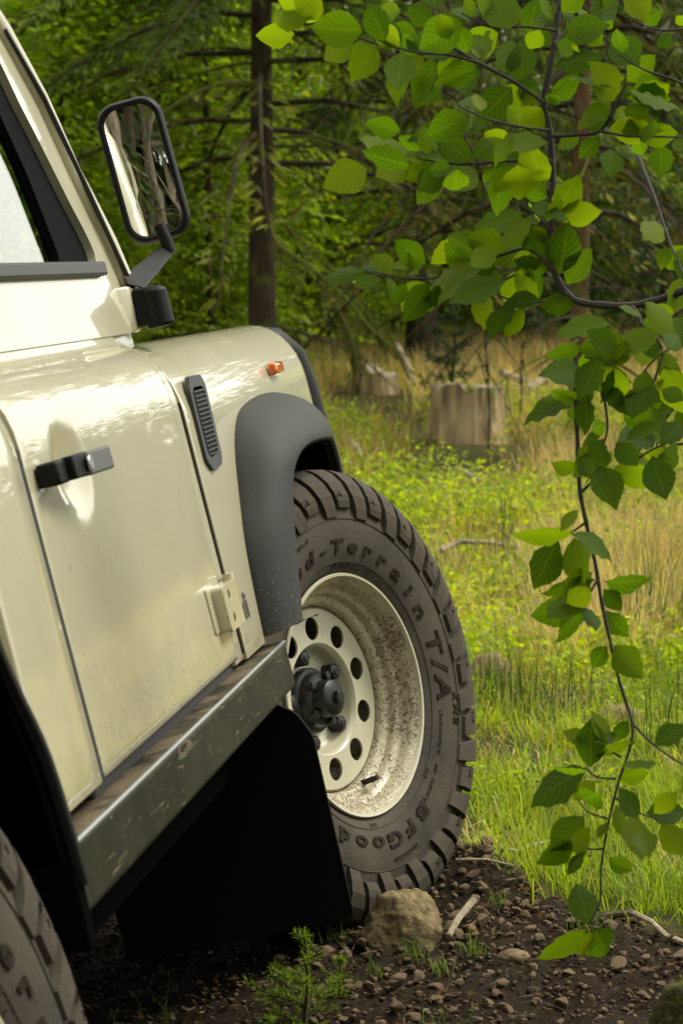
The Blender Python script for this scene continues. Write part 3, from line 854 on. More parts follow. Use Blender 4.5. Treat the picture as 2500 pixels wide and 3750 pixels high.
# ------------------------------------------------------------------ wheels
def lug_path(kind):
    if kind == 'long': return [(.326, -.0235), (.345, -.0265), (.366, -.0265), (.390, -.019), (.408, -.006), (.418, .010), (.421, .030), (.421, .066)]
    return [(.343, -.0235), (.355, -.0260), (.368, -.0255), (.390, -.0185), (.408, -.0055), (.418, .010), (.421, .030), (.421, .080)]
def lug_mesh(kind):
    p = lug_path(kind); b = MB(); V = []
    for i, (r, y) in enumerate(p):
        lean = R(-5.5) * (1 - (r - .32) / .098) if i < 6 else R(2.2) * (i - 5)
        hw = R(3.15 if kind == 'long' else 3.3) * (.92 if r < .36 else 1.0)
        nr, ny = (-.35, 1) if i < 3 else ((-.75, .65) if i < 5 else (-1, 0))
        dd = .010 if i < 2 else (.015 if i < 5 else .02)
        k = 1 / math.hypot(nr, ny)
        for s_ in (1, -1):
            a = lean + s_ * hw
            V.append((r * math.sin(-a), y, r * math.cos(a)))
        for s_ in (1, -1):
            a = lean + s_ * hw * 1.1
            rr = r + nr * k * dd; V.append((rr * math.sin(-a), y + ny * k * dd, rr * math.cos(a)))
    F = []
    for i in range(len(p) - 1):
        o = i * 4
        F += [(o, o + 1, o + 5, o + 4), (o + 1, o + 3, o + 7, o + 5), (o + 2, o, o + 4, o + 6)]
    F += [(0, 2, 3, 1), (len(V) - 4, len(V) - 3, len(V) - 1, len(V) - 2)]
    b.add(V, F)
    o = b.build('tread_lug', MAT['tyre']); me = o.data; bpy.data.objects.remove(o); return me
LUG = {k: lug_mesh(k) for k in ('long', 'short')}
def arc_text(b, txt, size, r0, ang, y0=-.0215, dy=0.0, depth=.0022, bold=.0, shear=.0, space=1.05, prof=None):
    """lettering bent round the sidewall, centred on angle ang (degrees from +x towards +z), reading clockwise"""
    v, f = text_mesh(txt, size, depth, bold, shear, space)
    xs = [p[0] for p in v]; mid = (min(xs) + max(xs)) / 2
    out = []
    for x, yy, zz in v:
        a = R(ang) - (x - mid) / (r0 + size * .35); r = r0 + yy
        out.append((r * math.cos(a), side_y(r) - .0004 - (zz + depth / 2) * 1.0, r * math.sin(a)))
    return b.add(out, f)
SIDE = [(.2225, .006), (.228, .000), (.235, -.0045), (.246, -.0095), (.262, -.0150), (.28, -.0185), (.30, -.0200), (.32, -.0195), (.34, -.0165), (.36, -.0120), (.38, -.004), (.394, .010), (.400, .028), (.402, .10)]
def side_y(r): return float(np.interp(r, [p[0] for p in SIDE], [p[1] for p in SIDE]))
N_L = 21
def make_wheel(name):
    prof = SIDE + [(r, .203 - y) for r, y in SIDE[-2::-1]]
    tyre = MB().revolve(prof, 128).build(name, MAT['tyre'], car, True)
    # beaded line below the lugs
    MB().revolve([(.3215, -.0198), (.3225, -.0212), (.3235, -.0198)], 128).revolve([(.2435, -.008), (.2445, -.0105), (.2455, -.009)], 128).build('sidewall_rib', MAT['tyre'], tyre, True)
    for k in range(N_L):
        for j, kind in enumerate(('long', 'short')):
            o = link('tread_lug', LUG[kind], tyre)
            o.rotation_euler = (0, R(360 / N_L * (k + j * .5)), 0)
    # inner lugs and centre blocks
    tb = MB()
    for k in range(2 * N_L):
        a0 = 360 / (2 * N_L) * k
        for y0, y1, sk in ((.088, .112, 3.5), (.118, .142, -3.5), (.15, .205, 0)):
            V = []
            for rr in (.398, .4175):
                for yy, s_ in ((y0, sk), (y1, -sk)):
                    for h in (-2.7, 2.7):
                        a = R(a0 + h + s_ * .5); V.append((rr * math.sin(a), yy, rr * math.cos(a)))
            tb.add(V, [(0, 1, 3, 2), (4, 6, 7, 5), (0, 4, 5, 1), (2, 3, 7, 6), (0, 2, 6, 4), (1, 5, 7, 3)])
    tag(tb.build('tread_pattern', MAT['tyre'], tyre), kind='stuff')
    def word(txt, size, r0, a0, pitch, xs, shear=0.0, bold=.0006):
        for i, ch in enumerate(txt):
            if ch == ' ': continue
            v, f = text_mesh(ch, size, .0018, bold, shear)
            x0 = min(p[0] for p in v); x1 = max(p[0] for p in v); out = []
            for x, yy, zz in v:
                a = R(a0 - pitch * i) - (x - (x0 + x1) / 2) * xs / (r0 + size * .35); r = r0 + yy
                out.append((r * math.cos(a), side_y(r) - .0003 - (zz + .0013), r * math.sin(a)))
            MB().add(out, f).build('raised_letter', MAT['tyre_letter'], tyre)
    word('Mud-Terrain', .035, .261, 125, 10.4, 1.85, .1, .0011)
    word('T/A', .054, .260, 5, 8.5, 1.35, .15, .0015)
    word('KM2', .026, .305, -16, 4.3, 1.0, 0, .001)
    word('BFGoodrich', .038, .260, -69, 11.6, 1.8, 0, .0014)
    lt = MB()
    arc_text(lt, '3-ply Sidewall', .012, .302, 108, depth=.0015)
    arc_text(lt, 'LT255/85R16 119/116Q', .0165, .2315, 66, depth=.0016)
    arc_text(lt, 'LOAD RANGE D', .0115, .262, -31, depth=.0014)
    arc_text(lt, 'PR8', .0115, .262, -47, depth=.0014)
    arc_text(lt, 'POR', .0125, .243, -52, depth=.0014)
    arc_text(lt, '119/116 Q', .0125, .262, -58, depth=.0014)
    arc_text(lt, 'BAJA CHAMPION', .011, .304, -88, depth=.0014, shear=.2)
    arc_text(lt, 'DOT', .010, .234, -103, depth=.0012)
    tag(lt.build('small_lettering', MAT['tyre'], tyre), kind='stuff')
    lt = MB()
    for k in range(N_L):
        a = -360 / N_L * (k + .5) + 90 - 1
        v, f = text_mesh('T/A', .017, .0012, 0, 0, 1.1)
        out = []
        for x, yy, zz in v:
            r = .362 + yy; aa = R(a) - (x - .016) / .37
            out.append((r * math.cos(aa), -.0262 + max(0, r - .366) * .34 - zz - .0002, r * math.sin(aa)))
        lt.add(out, f)
    tag(lt.build('lug_lettering', MAT['tyre_letter'], tyre), kind='stuff')
    # rim
    rp = [(.2205, .008), (.2235, .002), (.2235, -.0025), (.2205, -.0045), (.2175, -.0025), (.2150, .003), (.2085, .009), (.2055, .018), (.2045, .030), (.2020, .034), (.1950, .0365), (.1915, .041), (.1915, .048), (.1895, .053), (.1820, .0555), (.1765, .059), (.1740, .066), (.1725, .074), (.1715, .10), (.1715, .19), (.2, .21)]
    rim = MB().revolve(rp, 96).build('rim', MAT['muddy_rim_paint'], tyre, True)
    MB().revolve([(.2205, .0005), (.2245, -.002), (.2225, -.0056), (.2185, -.0050), (.2168, -.0015), (.2155, .002)], 96).build('rim_edge', MAT['disc_paint'], tyre, True)
    holes = [circ(.131 * math.cos(R(11 + 36 * k)), .131 * math.sin(R(11 + 36 * k)), .0212, 24) for k in range(10)]
    v, f = fill2d(circ(0, 0, .1675, 72), holes + [circ(0, 0, .104, 48)], .0045)
    MB().add([(a, .072 - c_, b_) for a, b_, c_ in v], f).build('wheel_disc', MAT['disc_paint'], tyre, bevel=.001, seg=1)
    MB().revolve([(.1675, .069), (.1705, .072), (.1715, .080)], 96).build('disc_weld', MAT['muddy_rim_paint'], tyre, True)
    MB().revolve([(.1045, .0765), (.1045, .0705), (.1015, .0725), (.097, .082), (.092, .096), (.087, .1025), (.080, .105), (.062, .105), (.062, .115)], 72).build('disc_centre', MAT['disc_paint'], tyre, True)
    # hub: flange, drive member and cap
    HZ = .042
    hub = MB().revolve([(r, y + HZ) for r, y in ((.0, .075), (.061, .075), (.061, .052), (.059, .049), (.052, .047), (.050, .034), (.048, .031), (.040, .030), (.036, .028), (.0345, .012), (.033, .006), (.028, .002), (.016, -.001), (.0, -.002))], 40).build('hub', MAT['hub_black'], tyre, True)
    hub.data.set_sharp_from_angle(angle=R(28))
    MB().tube([(0, HZ + .002, 0), (0, HZ - .011, 0)], .013, 6).build('hub_cap', MAT['hub_black'], tyre, bevel=.0015)
    for k in range(5):
        a = R(61 + 72 * k)
        MB().tube([(.044 * math.cos(a), HZ + .040, .044 * math.sin(a)), (.044 * math.cos(a), HZ + .020, .044 * math.sin(a))], .0085, 6).build('hub_bolt', MAT['nut_black'], tyre, bevel=.0012)
        a = R(25 + 72 * k); ca, sa = .0825 * math.cos(a), .0825 * math.sin(a)
        nut = MB().tube([(ca, .108, sa), (ca, .084, sa), (ca, .080, sa)], [.0170, .0165, .013], 6)
        nut.tube([(ca, .082, sa), (ca, .0775, sa)], [.0085, .0075], 12)
        nut.build('wheel_nut', MAT['nut_black'], tyre, bevel=.0012)
    a = R(-76)
    MB().tube([(.180 * math.cos(a), .060, .180 * math.sin(a)), (.176 * math.cos(a), .040, .176 * math.sin(a)), (.172 * math.cos(a), .022, .172 * math.sin(a))], [.006, .0055, .0048], 10).build('valve_stem', MAT['black_rubber'], tyre, True)
    # drum behind the disc
    MB().revolve([(0, .125), (.118, .125), (.118, .19), (0, .19)], 32).build('brake_drum', MAT['underbody_black'], tyre, True)
    return tyre
fw = make_wheel('front_wheel')
fw.matrix_local = Matrix.Translation((0, -.851, 0)) @ Matrix.Rotation(-0.4153, 4, 'Z') @ Matrix.Rotation(.0124, 4, 'X')
def copy_part(o, parent):
    c_ = o.copy(); COL.objects.link(c_); c_.parent = parent
    for ch in list(o.children): copy_part(ch, c_)
    return c_
rw = copy_part(fw, car); rw.name = 'rear_wheel'
rw.matrix_local = Matrix.Translation((-2.36, -.848, 0)) @ Matrix.Rotation(R(37), 4, 'Y')
for nm, xx, st2 in (('front_wheel', 0, -.4153), ('rear_wheel', -2.36, 0)):
    c_ = copy_part(fw, car); c_.name = nm
    c_.matrix_local = Matrix.Translation((xx, .86, 0)) @ Matrix.Rotation(math.pi + st2, 4, 'Z')

# ------------------------------------------------------------------ trees
def trunk_mesh(name, h, r, mat, seed, lean=.02, limbs=0, z_l=(.2, .9), rough=.12):
    rg = random.Random(seed)
    n = 14; pts = []; rad = []
    ph = rg.uniform(0, 6)
    for i in range(n + 1):
        t = i / n
        pts.append((lean * h * t * t + .05 * r * 4 * math.sin(ph + 5 * t), .03 * math.sin(ph * 2 + 4 * t), h * t - .25 * (1 - t) ** 6))
        rad.append(r * ((1 - t) ** .8 * .93 + .05) * (1 + .5 * math.exp(-t * 30)) * (1 + rough * rg.uniform(-.5, .5)))
    b = MB().tube(pts, rad, 10)
    L = []
    for k in range(limbs):
        t = rg.uniform(*z_l); i = int(t * n); p = Vector(pts[i]); a = rg.uniform(0, 6.28)
        ln = h * .22 * (1.15 - t) + .4
        d = Vector((math.cos(a), math.sin(a), rg.uniform(.1, .6)))
        q = [p + d * ln * s + Vector((0, 0, -.1 * ln * s * s)) for s in (0, .3, .6, 1)]
        b.tube(q, [r * .3 * (1 - t) + .008, r * .2 * (1 - t) + .006, .008, .003], 5, False)
        L.append(q)
    o = b.build(name, mat, None, True); me = o.data; bpy.data.objects.remove(o)
    return me, L

def broad_crown(seed, h, rad, zb, n_spray, per, leaf, base):
    """layered sprays of small leaves, as young beech and rowan carry them"""
    rg = np.random.default_rng(seed)
    t = rg.random(n_spray) ** .8
    z = zb + (h - zb) * t
    az = rg.random(n_spray) * 6.283
    env = rad * np.sqrt(np.clip(1 - (np.clip((t - .3) / .7, -0.43, 1)) ** 2, .03, 1))
    rr = env * np.sqrt(rg.random(n_spray)) * rg.uniform(.6, 1.12, n_spray)
    C = np.stack([rr * np.cos(az), rr * np.sin(az), z], 1)
    out = np.stack([np.cos(az), np.sin(az), rg.normal(-.12, .25, n_spray)], 1)
    tone = rg.normal(1, .22, n_spray).clip(.5, 1.6)
    n = n_spray * per
    k = np.repeat(np.arange(n_spray), per)
    s = rg.uniform(-.42, .42, n); side = rg.normal(0, .16, n)
    o = norm(out[k]); sd = np.stack([-o[:, 1], o[:, 0], np.zeros(n)], 1)
    P = C[k] + o * s[:, None] + sd * side[:, None] + rg.normal(0, .05, (n, 3))
    P[:, 2] -= (s + .4) ** 2 * .12
    D = o * .6 + sd * np.sign(side)[:, None] * rg.uniform(.3, 1, n)[:, None] + rg.normal(0, .25, (n, 3)); D[:, 2] -= .25
    Nn = np.array([0, 0, 1.]) + rg.normal(0, .38, (n, 3))
    l = rg.uniform(.7, 1.25, n) * leaf
    b = np.asarray(base)[None] * (tone[k] * (1 + rg.normal(0, .18, n).clip(-.5, .5)))[:, None]
    yel = (rg.random(n) < .12)[:, None]
    b = np.where(yel, b * np.array([1.5, 1.15, .9]), b).clip(.003, 1)
    return leaf_arrays(P, D, Nn, l, l * .62, b, .12)

def spruce_parts(seed, h, rmax, zb, n_br, twigs, tw, base, droop=.35, dead_below=0.0):
    """needle twigs hung along drooping branches; returns wood tubes and twig leaves"""
    rg = np.random.default_rng(seed); wood = MB(); Ps = []; Ds = []; Ls = []; Cs = []
    for i in range(n_br):
        t = (i + rg.random()) / n_br; z = zb + (h - zb) * t
        ln = rmax * (1 - t) ** .85 * rg.uniform(.75, 1.15) + .15
        a = i * 2.399 + rg.normal(0, .3); d = np.array([math.cos(a), math.sin(a), 0])
        s = np.linspace(0, 1, 7)
        pts = np.array([0, 0, z]) + d[None] * (s * ln)[:, None] + np.stack([0 * s, 0 * s, ln * (.12 * s - droop * 1.4 * s ** 2 + .25 * droop * s ** 4)], 1)
        sidev = np.array([-d[1], d[0], 0])
        pts += sidev[None] * (rg.normal(0, .06) * ln * s ** 2)[:, None]
        dead = t < dead_below
        wood.tube([tuple(p) for p in pts], list(np.linspace(.014 + .012 * (1 - t), .003, 7)), 4, False)
        m = int(twigs * (.3 + ln / rmax)); m = m // 6 if dead else m
        u = rg.uniform(.12, 1, m); idx = np.minimum((u * 6).astype(int), 5); fr = u * 6 - idx
        B = pts[idx] * (1 - fr)[:, None] + pts[idx + 1] * fr[:, None]
        sg = rg.choice([-1., 1.], m)
        D = sidev[None] * sg[:, None] * rg.uniform(.3, 1, m)[:, None] + d[None] * rg.uniform(.2, .9, m)[:, None]
        D[:, 2] -= rg.uniform(.1, 1.1, m)
        B = B + norm(D) * (rg.random(m) * .16 * ln * (1.1 - u))[:, None]
        tone = rg.normal(1, .2)
        c = np.asarray(base)[None] * (tone * (1 + rg.normal(0, .25, m).clip(-.6, .7)))[:, None]
        tip = (u > .8)[:, None]
        c = np.where(tip, c * np.array([1.5, 1.45, 1.1]), c)
        if dead: c = c * np.array([1.3, .95, .8])
        Ps.append(B); Ds.append(D); Ls.append(rg.uniform(.5, 1.3, m) * tw); Cs.append(c)
    P = np.concatenate(Ps); D = np.concatenate(Ds); l = np.concatenate(Ls); c = np.concatenate(Cs).clip(.003, 1)
    Nn = rg.normal(0, 1, P.shape); Nn[:, 2] += 1
    return wood, leaf_arrays(P, D, Nn, l, l * .20 + .006, c, .1)

def tree(name, label, cat, x, y, parts, rz=0, sc=1, group=None, dz=0):
    t = empty(name, (x, y, gz(x, y) - .05 + dz), rz); t.scale = (sc, sc, sc)
    tag(t, label, cat, group)
    for nm, me in parts: link(nm, me, t)
    return t

def mesh_of(o): me = o.data; bpy.data.objects.remove(o); return me

GREEN = (.195, .290, .014)
BROAD = []
for i, (h, rd, zb, ns, per, lf) in enumerate(((5.2, 2.3, .2, 760, 24, .10), (6.0, 2.5, .3, 820, 24, .105), (4.8, 2.0, .1, 700, 24, .09))):
    V, F, C = broad_crown(40 + i, h, rd, zb, ns, per, lf, (np.array(GREEN) * (1, .92, 1.12)[i]))
    crown = np_mesh('crown', V, F, MAT['broad_leaf'], 'mesh', C)
    tr, _ = trunk_mesh('trunk', h * .9, .07 + .015 * i, MAT['spruce_bark'], 60 + i, .03, 16)
    BROAD.append([('trunk', tr), ('crown', crown)])
SPRUCE = []
for i, (h, rm, zb, nb, twg, tw, col, dr) in enumerate(((13, 2.9, .6, 110, 95, .20, (.052, .084, .018), .35), (15, 3.2, 1.0, 120, 95, .21, (.060, .088, .016), .42), (11, 2.5, .3, 100, 90, .18, (.044, .078, .022), .3))):
    wd, (V, F, C) = spruce_parts(80 + i, h, rm, zb, nb, twg, tw, col, dr)
    crown = np_mesh('crown', V, F, MAT['needle_leaf'], 'mesh', C)
    br = mesh_of(wd.build('branches', MAT['spruce_bark'], None))
    tr, _ = trunk_mesh('trunk', h, .13 + .02 * i, MAT['spruce_bark'], 70 + i, .01)
    SPRUCE.append([('trunk', tr), ('branches', br), ('crown', crown)])

# the two spruces whose trunks stand out
def near_spruce(name, label, x, y, h, r, seed, zb, nb, rm, col, dead, barkm, droop, twg=80, rz=0, deadlow=14):
    wd, (V, F, C) = spruce_parts(seed, h, rm, zb, nb, twg, .13, col, droop, dead)
    t = empty(name, (x, y, gz(x, y) - .05), rz); tag(t, label, 'spruce tree')
    tr, _ = trunk_mesh('trunk', h, r, MAT[barkm], seed, .012, rough=.2); link('trunk', tr, t)
    wd.build('branches', MAT['spruce_bark'], t)
    np_mesh('crown', V, F, MAT['needle_leaf'], t, C)
    # dead lower twigs, bare and crooked
    rg = random.Random(seed)
    for k in range(deadlow):
        z = rg.uniform(.5, zb + 1.6); a = rg.uniform(0, 6.28); ln = rg.uniform(.5, 1.7)
        b = MB()
        def path(p, d, ln, n=6):
            q = [Vector(p)]; d = Vector(d)
            for s in range(n):
                d = (d + Vector((rg.gauss(0, .12), rg.gauss(0, .12), -.10 + rg.gauss(0, .07)))).normalized(); q.append(q[-1] + d * ln / n)
            return q
        q = path((0, 0, z), (math.cos(a), math.sin(a), rg.uniform(-.25, .35)), ln)
        b.tube(q, list(np.linspace(.012, .003, len(q))), 5, False)
        for j in range(7):
            i = rg.randint(1, 5); d = (q[i + 1] - q[i]).normalized()
            sd = Vector((-d.y, d.x, 0)) * rg.choice((-1, 1))
            q2 = path(q[i], d * .5 + sd * .8 + Vector((0, 0, -.35)), ln * rg.uniform(.2, .45), 4)
            b.tube(q2, list(np.linspace(.005, .0015, len(q2))), 4, False)
        b.build('dead_branch', MAT['mossy_twig' if rg.random() < .4 else 'spruce_bark'], t, True)
    return t
near_spruce('spruce_tree', 'dark spruce trunk with bare dead lower branches behind the vehicle wing', -.56, 17.0, 13, .095, 101, 1.75, 120, 3.0, (.070, .105, .016), .10, 'spruce_bark', .5, 420)
near_spruce('spruce_tree', 'slim spruce with pale peeling bark behind the hanging beech leaves', 1.43, 14.2, 10, .062, 102, 1.5, 80, 1.9, (.045, .055, .012), .15, 'peeling_bark', .6, 260, .5, 16)
near_spruce('spruce_tree', 'drooping spruce between the two nearer trunks at the clearing edge', .72, 21.5, 13, .13, 103, 1.0, 120, 3.2, (.060, .092, .016), .06, 'spruce_bark', .48, 420, 1, 12)
near_spruce('spruce_tree', 'thin leaning spruce pole left of the dark trunk', -1.05, 18.6, 8, .035, 104, 3.0, 30, 1.0, (.024, .036, .012), .2, 'spruce_bark', .4, 60, 2, 14)

# mossy bough of the dark spruce drooping in front of the dry grass
def hanging_bough(root_name, paths, seed):
    t = bpy.data.objects[root_name]; o = Vector(t.location); ci = t.matrix_basis.inverted(); rg = np.random.default_rng(seed)
    b = MB(); P = []; D = []; L_ = []
    for pts, r0 in paths:
        f = resample(pts, 22); b.tube([tuple(Vector(p) - o) for p in f], list(np.linspace(r0, .003, 22)), 5, False)
        for k in range(46):
            u = rg.uniform(.15, 1); i = min(int(u * 20), 20); p = f[i]; ax = norm(f[i + 1] - f[i])
            sd = np.array([ax[1], -ax[0], 0]) * rg.choice([-1, 1]); d = norm(ax * .5 + sd * rg.uniform(.2, .8) + np.array([0, 0, -rg.uniform(.3, 1.2)]))
            ln = rg.uniform(.08, .30) * (1.1 - .5 * u); q = p + d * ln
            b.tube([tuple(Vector(p) - o), tuple(Vector(p + d * ln * .5 + np.array([0, 0, -.01])) - o), tuple(Vector(q) - o)], [.0035, .0025, .001], 4, False)
            n = 26; s = rg.uniform(.1, 1, n)
            P.append(p + d * (ln * s)[:, None] - np.array(o)); D.append(d * .5 + rg.normal(0, .5, (n, 3)) - np.array([0, 0, .25])); L_.append(rg.uniform(.02, .05, n))
    b.build('hanging_bough', MAT['mossy_twig'], t, True)
    P = np.concatenate(P); D = np.concatenate(D); n = len(P); V, F, C = leaf_arrays(P, D, rg.normal(0, 1, (n, 3)), np.concatenate(L_), .007, vary((.075, .085, .014), n, .35))
    tag(np_mesh('bough_needles', V, F, MAT['needle_leaf'], t, C), kind='stuff')
hanging_bough('spruce_tree', [([(-.50, 16.8, 1.95), (-.43, 16, 1.73), (-.18, 15.5, 1.54), (.044, 15, 1.33), (.20, 14.6, 1.13), (.40, 14.3, .97)], .016), ([(-.18, 15.5, 1.54), (-.02, 15.2, 1.28), (.06, 15.0, 1.10), (.10, 14.9, .93)], .008),
    ([(-.5, 16.8, 2.5), (-.1, 16.2, 2.45), (.5, 15.8, 2.15), (.95, 15.5, 1.75), (1.2, 15.4, 1.4)], .014), ([(-.5, 16.9, 3.3), (.1, 16.4, 3.25), (.8, 16, 2.95), (1.3, 15.8, 2.5)], .014), ([(-.55, 16.8, 2.9), (-.9, 16.2, 2.8), (-1.3, 15.8, 2.5), (-1.55, 15.7, 2.15)], .012)], 17)
hanging_bough('spruce_tree.001', [([(1.42, 14.1, 2.6), (1.75, 13.6, 2.5), (2.0, 13.3, 2.1), (2.1, 13.2, 1.6), (2.12, 13.1, 1.2)], .012), ([(1.42, 14.1, 3.0), (1.0, 13.7, 3.0), (.6, 13.5, 2.7), (.4, 13.4, 2.3)], .012), ([(1.42, 14.1, 2.2), (1.2, 13.8, 2.1), (.95, 13.6, 1.85), (.8, 13.5, 1.55)], .010)], 18)
bl = [(-3.1, 17.0, 2, .8), (-1.45, 19.2, 1, .62), (-4.4, 18.2, 0, .85), (-2.3, 19.5, 0, .9), (-3.6, 22.5, 1, .95), (-1.55, 23.5, 2, .95), (-5.0, 20.5, 1, .9), (-3.0, 26.5, 0, 1.1), (-.5, 27.5, 1, .95), (-6.6, 24, 2, 1.1), (-4.9, 29, 1, 1.1), (-8.2, 27, 0, 1.1), (-1.9, 30.5, 2, 1.25)]
bw = ['nearest broadleaf tree behind the cab window', 'slender broadleaf tree between mirror and thin pole', 'broadleaf tree left of the nearest one', 'low bright broadleaf tree just left of the mirror', 'bright broadleaf tree behind the windscreen pillar', 'bushy broadleaf tree between mirror and dark spruce trunk', 'broadleaf tree at the left edge of the clearing',
      'taller broadleaf tree in the second row on the left', 'broadleaf tree in the gap right behind the dark spruce trunk', 'bushy broadleaf tree far left behind the cab', 'tall broadleaf tree in the third row left', 'leftmost broadleaf tree behind the cab', 'rounded broadleaf tree deep behind the dark trunk']
for i, (x, y, k, s) in enumerate(bl):
    tree('broadleaf_tree', bw[i], 'broadleaf tree', x, y, BROAD[k], i * 1.7, s, 'broadleaf trees along the clearing edge')
sp = [(2.5, 25.5, 0), (1.5, 29.5, 1), (3.9, 24, 2), (.2, 33, 1), (5.2, 29, 0), (-2.6, 34, 0), (-5.5, 35, 1), (3.2, 34, 2), (-8.8, 36, 2)]
for i, (x, y, k) in enumerate(sp):
    tree('spruce_tree', ('dark spruce right of the drooping one behind the far clearing edge', 'dark spruce deep behind the flat-topped stump', 'dense dark spruce behind the slim peeling trunk', 'dark spruce deep behind the weathered stump', 'dark spruce at the right picture edge behind the beech', 'dark spruce deep behind the dark near trunk', 'dark spruce deep behind the mirror', 'dark spruce deep behind the hanging beech stem', 'dark spruce deep behind the cab pillar')[i], 'spruce tree', x, y, SPRUCE[k], i * 2.1, 1, 'dark spruces of the forest edge')
for i, (x, y, k, s_) in enumerate(((-2.6, 18.0, 2, .42), (-1.2, 20.2, 0, .40), (-.1, 23.5, 2, .55), (1.1, 26.0, 0, .5), (2.2, 27.5, 2, .6), (3.4, 26.5, 1, .5), (4.6, 26.0, 2, .55), (-1.9, 17.6, 1, .33), (.5, 28.5, 1, .6), (5.6, 24.5, 0, .5))):
    tree('bush', ('low bush below the mirror', 'low bush behind the wing top', 'bush at the foot of the drooping spruce', 'bush at the far edge of the dry grass', 'bush right of the far clearing edge', 'bush behind the right hand trunk', 'bush behind the hanging beech twigs', 'small bush between mirror and trunk', 'dense bush deep behind the dry grass', 'bush at the right end of the clearing edge')[i], 'bush', x, y, BROAD[k], i, s_)
for i, (x, y, k, s_) in enumerate(((.9, 27, 2, .45), (2.9, 29, 2, .55), (1.9, 24.5, 2, .38), (-.9, 25.5, 2, .45), (4.1, 28.5, 0, .42), (3.1, 22.8, 2, .34))):
    tree('young_spruce', ('young dark spruce beyond the weathered stump', 'young spruce in the far clearing corner', 'young spruce behind the flat-topped stump', 'young spruce left of the weathered stump', 'young spruce at the right clearing edge', 'small young spruce near the right hand trunk')[i], 'young spruce', x, y, SPRUCE[k], i, s_)
for i, (x, y, k) in enumerate(((3.5, -5.0, 0), (-2.5, -6.0, 1), (.5, -8.5, 0), (6.0, -3.5, 1), (-5.5, -3.0, 0), (-7, -8, 1), (4.5, -10, 0), (8.5, -7, 1))):  # unseen spruces added to keep light off rear-facing surfaces
    tree('spruce_tree', 'unseen tall spruce added to dim the light from behind the photographer', 'spruce tree', x, y, SPRUCE[k], i, 1.15, 'unseen light-blocking spruces behind the photographer')
r2 = random.Random(4)
for i in range(44):
    y = r2.uniform(36, 62); x = r2.uniform(-.62, .23) * y
    tree('spruce_tree', 'tall dark spruce deep in the forest background', 'spruce tree', x, y, SPRUCE[i % 3], r2.uniform(0, 6), r2.uniform(1.05, 1.4), 'tall spruces in the forest background')
def wood_mass(name, label, spots, seed, col):
    """far-off wood that reads as one mass: every tree a loose cone of hanging needle sprays"""
    rg = np.random.default_rng(seed); out = []
    for x, y, h in spots:
        n = 260; t = rg.random(n) ** 1.25; a = rg.random(n) * 6.283; rr = h * .27 * (1 - t) ** .8 * np.sqrt(rg.uniform(.25, 1, n))
        P = np.stack([x + rr * np.cos(a), y + rr * np.sin(a), gz(x, y) + h * t], 1)
        D = np.stack([np.cos(a), np.sin(a), rg.uniform(-1.1, -.1, n)], 1)
        l = h * .13 * (1.15 - t)
        out.append(leaf_arrays(P - D * l[:, None] * .3, D, np.array([0, 0, 1.]) + rg.normal(0, .4, (n, 3)), l, l * .55, vary(col, n, .3, .06)))
    V, F, C = cat_arrays(out)
    tag(np_mesh(name, V, F, MAT['needle_leaf'], None, C), label, None, None, 'stuff')
sp_ = []
for i in range(420):
    a = R(14.5 + 75 * (i / 420) + r2.uniform(-.6, .6)); d = r2.uniform(95, 135)
    sp_.append((d * math.sin(a), d * math.cos(a), r2.uniform(12, 15.5)))
wood_mass('distant_wood', 'far wood across the clearing to the right', sp_, 5, (.035, .055, .012))
sp_ = []
for i in range(170):  # added unseen wood behind the camera, dims light and reflections from there
    a = R(118 + 165 * (i / 170) + r2.uniform(-2, 2)); d = r2.uniform(14, 28)
    sp_.append((d * math.sin(a), d * math.cos(a), r2.uniform(6, 11)))
wood_mass('added_shade_wood', 'unseen spruce wood added behind the camera to darken light from the rear', sp_, 6, (.03, .045, .010))
# tall pale trunks on the left, reflected in the mirror
tm, _ = trunk_mesh('trunk', 17, .16, MAT['pale_bark'], 201, .005, 10, (.05, .95))
wd, (V, F, C) = spruce_parts(202, 17, 2.4, 9.5, 60, 90, .2, (.022, .036, .012), .35)
TALL = [('trunk', tm), ('crown', np_mesh('crown', V, F, MAT['needle_leaf'], 'mesh', C))]
for i, (x, y) in enumerate(((-1.0, -3.4), (-1.38, -4.1), (-1.75, -3.2), (-1.62, -5.2), (-2.15, -4.3), (-.85, -5.4), (-2.4, -2.5), (-2.9, -3.7), (-2.05, -6.1), (-1.2, -6.6))):
    tree('pine_tree', 'tall pale trunk behind the vehicle seen in the door mirror', 'pine tree', x, y, TALL, i * 1.3, .55 + .06 * (i % 4), 'tall pale trunks behind the vehicle', 0)
for i in range(16):
    y = -6 + i * 1.7; x = -14 - 4 * r2.random() - (i % 2) * 4
    tree('spruce_tree', 'spruce of the dark stand left of the track', 'spruce tree', x, y, SPRUCE[i % 3], r2.uniform(0, 6), 1.0, 'dark stand left of the track')

